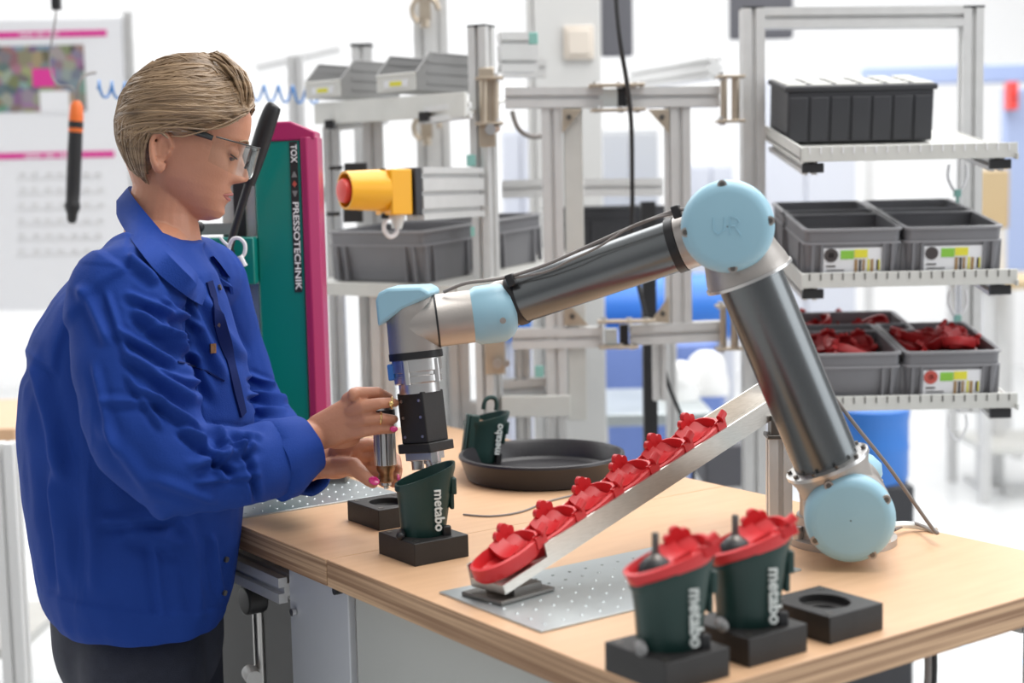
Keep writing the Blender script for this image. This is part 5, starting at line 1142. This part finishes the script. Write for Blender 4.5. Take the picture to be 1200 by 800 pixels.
# forelock rising from the forehead and swept back over the crown
for s_ in (-1, 1):
    for k in range(130):
        a0 = random.uniform(0, .75); pts = []; h_ = random.uniform(.005, .019); zst = hairline(a0) + random.uniform(-.002, .014); da = random.uniform(-.1, .9)
        for j in range(9):
            t__ = j / 8; z_ = min(.1115, zst + .060 * math.sin(t__ * 1.75)); a_ = a0 + da * t__ + max(0, t__ - .6) * 1.2
            pts.append(hair_pt(s_ * a_, z_, .001 + thick(z_, a_) * min(1, t__ * 3) + h_ * math.sin(math.pi * min(1, t__ * 1.35)) ** .7 * (1 if t__ < .75 else .6)))
        strand(pts, random.uniform(.0016, .0028))
    for k in range(120):      # crown layer
        a0 = random.uniform(.2, 1.4); z0 = random.uniform(.085, .108); pts = []; ln = random.uniform(.8, 1.8)
        for j in range(9):
            t__ = j / 8; a_ = min(3.1, a0 + ln * t__); z_ = min(.1115, z0 + .012 * math.sin(math.pi * t__)); pts.append(hair_pt(s_ * a_, z_, thick(z_, a_) + .0045 * math.sin(math.pi * t__) + random.uniform(0, .0006)))
        strand(pts, random.uniform(.0014, .0026))
ho = hm.build('hair', 'hair', None, smooth=60); adopt(ho, person)
# ---------- jacket
JC = MB()
def tors(px_l, px_r, py, d_, L_, tw=.32):
    a = P(px_l, py, d_); b__ = P(px_r, py, d_); c = (a + b__) / 2; hw = (b__.x - a.x) / 2; fxp = Fd.x; lxp = abs(Ld.x)
    t__ = math.sqrt(max(.004, hw * hw - (lxp * L_) ** 2)) / fxp; r_ = []
    for i in range(32):
        an = 2 * math.pi * i / 32; c_, s_ = math.cos(an), math.sin(an); e = .88
        r_.append(c + Fd * (t__ * math.copysign(abs(c_) ** e, c_)) + Ld * (L_ * math.copysign(abs(s_) ** e, s_)))
    return r_
JR = [(158, 222, 282, .070), (128, 240, 294, .108), (92, 258, 318, .150), (64, 268, 350, .168), (42, 278, 390, .178), (27, 289, 440, .185), (24, 296, 490, .188), (27, 292, 540, .19), (31, 285, 590, .195), (37, 281, 640, .20), (41, 277, 680, .205), (46, 272, 702, .205), (56, 267, 716, .20)]
JC.rings([tors(*(r_[0], r_[1], r_[2], 2.25, r_[3])) for r_ in JR][::-1])
chain(JC, [(P(190, 312, 2.26), .062), (P(160, 326, 2.12), .066), (P(150, 350, 2.06), .078), (P(150, 430, 2.01), .080), (P(172, 510, 1.975), .078), (P(205, 549, 1.965), .068), (P(245, 553, 1.99), .061), (P(290, 545, 2.03), .057), (P(315, 538, 2.06), .055), (P(328, 532, 2.075), .053)], 24)
chain(JC, [(P(215, 318, 2.30), .062), (P(240, 330, 2.42), .070), (P(262, 400, 2.46), .066), (P(290, 470, 2.47), .060), (P(310, 500, 2.42), .056), (P(330, 528, 2.32), .050), (P(340, 538, 2.27), .048)], 20)
jo = JC.build('jacket', 'cloth', None, smooth=0)
evald(jo, [('REMESH', dict(mode='VOXEL', voxel_size=.0055)), ('SMOOTH', dict(factor=.5, iterations=5)), ('SUBSURF', dict(levels=1, render_levels=1))])
me = jo.data; nvv = len(me.vertices); co = np.empty(nvv * 3); me.vertices.foreach_get('co', co); co = co.reshape(-1, 3)
nr = np.empty(nvv * 3); me.vertex_normals.foreach_get('vector', nr); nr = nr.reshape(-1, 3)
Mi = np.array([list(xc), list(yc), list(up)])   # world from camera (rows)
cc = (co - np.array([0, 0, CH])) @ Mi; PX = 600 + FPX * cc[:, 0] / -cc[:, 2]; PY = 400 - FPX * cc[:, 1] / -cc[:, 2]
disp = np.zeros(nvv)
def ridge(p0, p1, w0, amp, side=0, dmax=2.6, curve=0):
    """a fold of the cloth running between two points of the near side (x,y in picture units of the drawing plane)"""
    global disp
    a = np.array(p0, float); b__ = np.array(p1, float); d_ = b__ - a; L_ = np.hypot(*d_); d_ /= L_; n_ = np.array([-d_[1], d_[0]])
    X_ = (PX - a[0]) * d_[0] + (PY - a[1]) * d_[1]; Y_ = (PX - a[0]) * n_[0] + (PY - a[1]) * n_[1]; t__ = X_ / L_
    Y_ = Y_ - curve * 4 * t__ * (1 - t__)
    fall = np.clip(np.minimum((t__ + .12) / .25, (1.12 - t__) / .25), 0, 1); fall = fall * fall * (3 - 2 * fall)
    prof_ = np.exp(-(Y_ / w0) ** 2) - .55 * np.exp(-((Y_ - w0 * 1.6) / w0) ** 2) - .25 * np.exp(-((Y_ + w0 * 1.8) / w0) ** 2)
    front = (nr[:, 1] < .35)
    disp += amp * prof_ * fall * front
def step(p0, p1, amp, curve=0, w0=2.2, wide=45):
    """overlapping layer or stitched seam: raised on one side of the line"""
    global disp
    a = np.array(p0, float); b__ = np.array(p1, float); d_ = b__ - a; L_ = np.hypot(*d_); d_ /= L_; n_ = np.array([-d_[1], d_[0]])
    X_ = (PX - a[0]) * d_[0] + (PY - a[1]) * d_[1]; Y_ = (PX - a[0]) * n_[0] + (PY - a[1]) * n_[1]; t__ = X_ / L_; Y_ = Y_ - curve * 4 * t__ * (1 - t__)
    fall = np.clip(np.minimum((t__ + .02) / .06, (1.02 - t__) / .06), 0, 1); s_ = 1 / (1 + np.exp(np.clip(Y_ / w0 * 2, -30, 30))) * np.exp(-np.clip(-Y_, 0, 400) / wide)
    disp += amp * s_ * fall * (nr[:, 1] < .3)
# upper sleeve folds
for args in [((150, 345), (215, 372), 7, .007), ((160, 365), (232, 420), 8, .010), ((140, 388), (205, 425), 7, .007), ((150, 415), (228, 470), 9, .009), ((165, 455), (232, 500), 7, .010), ((120, 470), (190, 470), 8, .004),
             ((205, 372), (245, 470), 8, -.008), ((215, 500), (262, 540), 7, .013), ((238, 520), (275, 560), 8, -.010), ((225, 545), (300, 520), 9, .008), ((255, 505), (305, 512), 7, .006), ((285, 512), (300, 585), 6, -.007), ((268, 515), (258, 560), 6, .006),
             ((175, 560), (255, 588), 10, .004), ((120, 500), (175, 575), 12, .004), ((100, 340), (125, 400), 10, .006), ((150, 300), (185, 330), 8, .006), ((180, 300), (225, 345), 8, .007), ((210, 330), (262, 440), 10, .006), ((240, 350), (285, 420), 9, .005),
             ((292, 440), (322, 452), 5, .007), ((292, 462), (335, 470), 5, .009), ((300, 482), (335, 482), 5, .006),
             ((60, 520), (80, 680), 14, .006), ((105, 560), (110, 690), 12, .004), ((150, 620), (215, 640), 14, .005), ((220, 610), (235, 720), 12, .005), ((120, 610), (200, 605), 10, .006), ((40, 420), (75, 560), 12, .008), ((175, 385), (222, 400), 5, .005), ((185, 430), (232, 452), 5, .005), ((150, 440), (190, 500), 6, .005), ((245, 500), (290, 530), 5, .006), ((230, 565), (300, 556), 6, .005), ((195, 350), (232, 385), 5, .005), ((110, 430), (135, 530), 7, .004), ((60, 560), (70, 690), 8, .005), ((180, 640), (190, 720), 8, .004), ((250, 630), (262, 700), 6, .004), ((125, 345), (150, 420), 6, .004)]:
    ridge(args[0], args[1], args[2] * .68, args[3] * 1.5)
step((66, 440), (150, 316), .010, curve=-20, w0=2.5, wide=60)           # yoke flap across the shoulder blade
step((146, 317), (152, 262), .003, w0=2); step((150, 318), (182, 322), .003, w0=2)
step((45, 692), (268, 712), -.004, curve=14, w0=2, wide=200)                          # hem band
step((96, 470), (88, 720), .0022, w0=1.6, wide=20); step((98, 720), (110, 470), .0022, w0=1.6, wide=20)
step((215, 610), (172, 640), .004, w0=2, wide=20)
# gentle overall crumple
for i in range(nvv):
    p_ = Vector(co[i]); disp[i] += .0035 * noise.noise(Vector((p_.x * 14, p_.y * 14, p_.z * 6))) + .0020 * noise.noise(Vector((p_.x * 34 + 5, p_.y * 34, p_.z * 20)))
co2 = co + nr * disp[:, None]; me.vertices.foreach_set('co', co2.reshape(-1)); me.update()
me.polygons.foreach_set('use_smooth', [True] * len(me.polygons)); me.materials.clear(); me.materials.append(Mt['cloth']); adopt(jo, person)
# cuffs
def cuff(p0, p1, r0, r1, nm='cuff'):
    m_ = MB(); ax = (p1 - p0); L_ = ax.length; u, v, w__ = frame_from(ax); rs = []
    for (r_, h_) in [(r0 * .8, -.006), (r0, 0), (r0 * 1.02, L_ * .3), ((r0 + r1) / 2, L_ * .6), (r1, L_), (r1 - .003, L_ + .001), (r1 - .005, L_ * .7), (r0 * .7, L_ * .3)]:
        rs.append([p0 + w__ * h_ + (u * math.cos(2 * math.pi * k / 40) + v * math.sin(2 * math.pi * k / 40)) * (r_ * (1 + .035 * math.sin(3 * 2 * math.pi * k / 40 + h_ * 60) + .02 * math.sin(7 * 2 * math.pi * k / 40))) for k in range(40)])
    m_.rings(rs, False, False); return m_.build(nm, 'cloth', person, smooth=60)
cuff(P(316, 541, 2.065), P(360, 521, 2.105), .0595, .0445); cuff(P(335, 541, 2.29), P(364, 552, 2.215), .050, .038)
# collar
def onj(px, py, off=.0):
    # first point of the jacket met from the camera side at this place
    r_ = ray(px, py).normalized(); o__ = Vector((0, 0, CH)); inv = jo.matrix_basis.inverted(); pm_ = wmat(person)
    hit, loc_, n__, _ = jo.ray_cast(pm_.inverted() @ o__, r_)
    return (pm_ @ loc_ + n__ * off, n__) if hit else (None, None)
CL = [((241, 332, 2.165), (232, 358, 2.120)), ((228, 316, 2.160), (214, 345, 2.100)), ((205, 291, 2.165), (186, 322, 2.095)), ((180, 262, 2.185), (160, 296, 2.125)), ((160, 238, 2.215), (145, 266, 2.185)), ((150, 223, 2.270), (138, 247, 2.275)), ((158, 222, 2.325), (150, 243, 2.370)),
      ((185, 243, 2.355), (185, 262, 2.420)), ((215, 272, 2.355), (225, 290, 2.425)), ((240, 303, 2.330), (255, 318, 2.390)), ((258, 328, 2.290), (272, 345, 2.330))]
def near_edge(i, c_):
    if i > 5: return P(*c_)
    p_, n_ = onj(c_[0], c_[1], .007)
    return p_ if p_ is not None and abs(p_.y - c_[2]) < .12 else P(*c_)
tops = catmull([P(*c_[0]) for c_ in CL], 4); eds = catmull([near_edge(i, c_[1]) for i, c_ in enumerate(CL)], 4); cen = P(195, 280, 2.27)
m = MB(); rs = []
for tp, ed in zip(tops, eds):
    o_ = (ed + tp) / 2 - cen; o_.z = 0; o_.normalize(); nn = o_ * .0024; md = (tp + ed) / 2 + o_ * .008; b0 = tp - VZ * .05 - o_ * .004; hp_ = CH + 0
    q_ = M3.transposed() @ (md - Vector((0, 0, CH))); pj_, nj_ = onj(600 + FPX * q_.x / -q_.z, 400 - FPX * q_.y / -q_.z, .008)
    if pj_ is not None and pj_.y < md.y and pj_.y > md.y - .12: md = pj_
    rs.append([b0, tp - nn, tp + VZ * .003, tp + nn * 1.6, md + nn, ed + nn, ed - nn, md - nn, tp - nn * .2 - VZ * .008, b0 + nn])
m.rings(rs); m.build('collar', 'cloth', person, smooth=50, bevel=0)
# jacket opening, its shade laid on as a dark strip; buttons, pocket
pl = [(243, 335, 2.19), (262, 345, 2.19), (276, 400, 2.17), (285, 440, 2.16), (293, 488, 2.155)]
def strip(pts, w__, mt_, nm, th_=.0015, off=.002):
    L_ = [onj(*p_, off) for p_ in pts]; L_ = [q_ for q_ in L_ if q_[0] is not None]
    if len(L_) < 2: return
    rs = []
    for i, (p_, n_) in enumerate(L_):
        d_ = (L_[min(i + 1, len(L_) - 1)][0] - L_[max(i - 1, 0)][0]).normalized(); s_ = d_.cross(n_).normalized()
        rs.append([p_ + s_ * w__ + n_ * th_, p_ - s_ * w__ + n_ * th_, p_ - s_ * w__ - n_ * .003, p_ + s_ * w__ - n_ * .003])
    m_ = MB(); m_.rings(rs); return m_.build(nm, mt_, person, smooth=50)
def line(p0, p1, n_, bow=0): return [(p0[0] + (p1[0] - p0[0]) * t__ / n_ + bow * math.sin(math.pi * t__ / n_) * 0, p0[1] + (p1[1] - p0[1]) * t__ / n_ + bow * math.sin(math.pi * t__ / n_)) for t__ in range(n_ + 1)]
strip(line((244, 330), (262, 395), 8) + line((264, 402), (284, 486), 9), .0095, 'clothdark', 'front_opening_shade')
strip(line((208, 424), (262, 446), 8, -3), .0012, 'clothdark', 'pocket_seam', .001, .001)
for (px, py) in ((258, 337), (256, 380), (266, 655), (264, 694)):
    p_, n_ = onj(px - 2, py, .001)
    if p_ is not None: m = MB(); m.cyl(p_, p_ + n_ * .003, .0045, n=14); m.build('press_stud', 'darksteel', person)
p_, n_ = onj(249, 408, .001)
if p_ is not None: m = MB(); u, v, w_ = frame_from(n_); m.box(p_, (.010, .014, .003), X=u, Y=v, Zd=w_); m.build('pocket_tag', 'brass', person)
# ---------- trousers and shoes
T = MB()
chain(T, [(P(160, 690, 2.27), .135), (P(163, 745, 2.27), .135)], 24)
hipn = P(166, 770, 2.19); hipf = P(192, 768, 2.36); kn = Vector((hipn.x - .0, hipn.y, .50)); kf = Vector((hipf.x + .03, hipf.y, .50))
for (h_, k_) in ((hipn, kn), (hipf, kf)):
    an = Vector((k_.x - .03, k_.y, .09)); chain(T, [(h_, .098), (h_.lerp(k_, .5), .082), (k_, .064), (k_.lerp(an, .4), .060), (an, .052)], 20)
to = T.build('trousers', 'denim', None, smooth=0); evald(to, [('REMESH', dict(mode='VOXEL', voxel_size=.010)), ('SMOOTH', dict(factor=.6, iterations=5))]); to.data.polygons.foreach_set('use_smooth', [True] * len(to.data.polygons)); to.data.materials.clear(); to.data.materials.append(Mt['denim']); adopt(to, person)
for k_ in (kn, kf):
    m = MB(); a = Vector((k_.x - .03, k_.y, .04)); rs = []
    for (f_, hw, hh) in ((-.075, .02, .02), (-.065, .034, .045), (-.02, .036, .05), (.04, .040, .036), (.11, .044, .028), (.16, .034, .022), (.175, .014, .012)):
        rs.append([a + Fd * f_ + Ld * (hw * math.cos(2 * math.pi * i / 16)) + VZ * (-.04 + hh + hh * math.sin(2 * math.pi * i / 16)) for i in range(16)])
    m.rings(rs); m.build('shoe', 'black', person, smooth=60)
# ================================================================== ARMATURE held by the hands
a = P(449, 478, 2.125); b_ = P(453, 569, 2.12); ax = (b_ - a)
t_ = thing('motor_armature', b_, 0, 'steel and copper motor armature held upright between her two hands', 'armature')
Lx = ax.length
m = MB(); m.lathe(a, ax, [(.010, 0), (.017, .002), (.0175, .014), (.012, .016)], 24); m.build('black_bearing', 'rubber', t_)
m = MB(); m.lathe(a, ax, [(.006, .014), (.006, .026)], 16); m.build('shaft', 'steel', t_)
cw0 = .026
for k in range(12):
    a_ = 2 * math.pi * k / 12; u, v, w_ = frame_from(ax); m = MB(); c = (u * math.cos(a_) + v * math.sin(a_)); m.box(a + w_ * (cw0 + .0305) + c * .0135, (.0062, .0052, .055), X=c.cross(w_), Y=c, Zd=w_); m.build('lamination', 'steel', t_, bevel=.0006)
m = MB(); m.lathe(a, ax, [(.0125, cw0), (.0125, cw0 + .060)], 20); m.build('core', 'darksteel', t_)
m = MB(); m.lathe(a, ax, [(.011, cw0 + .056), (.0135, cw0 + .058), (.014, cw0 + .064), (.011, cw0 + .070), (.0115, cw0 + .082), (.009, cw0 + .084)], 24); m.build('winding', 'brass', t_)
m = MB(); m.lathe(a, ax, [(.0075, cw0 + .082), (.0075, cw0 + .088), (.004, cw0 + .09), (.004, Lx + .004)], 16); m.build('shaft_end', 'steel', t_)
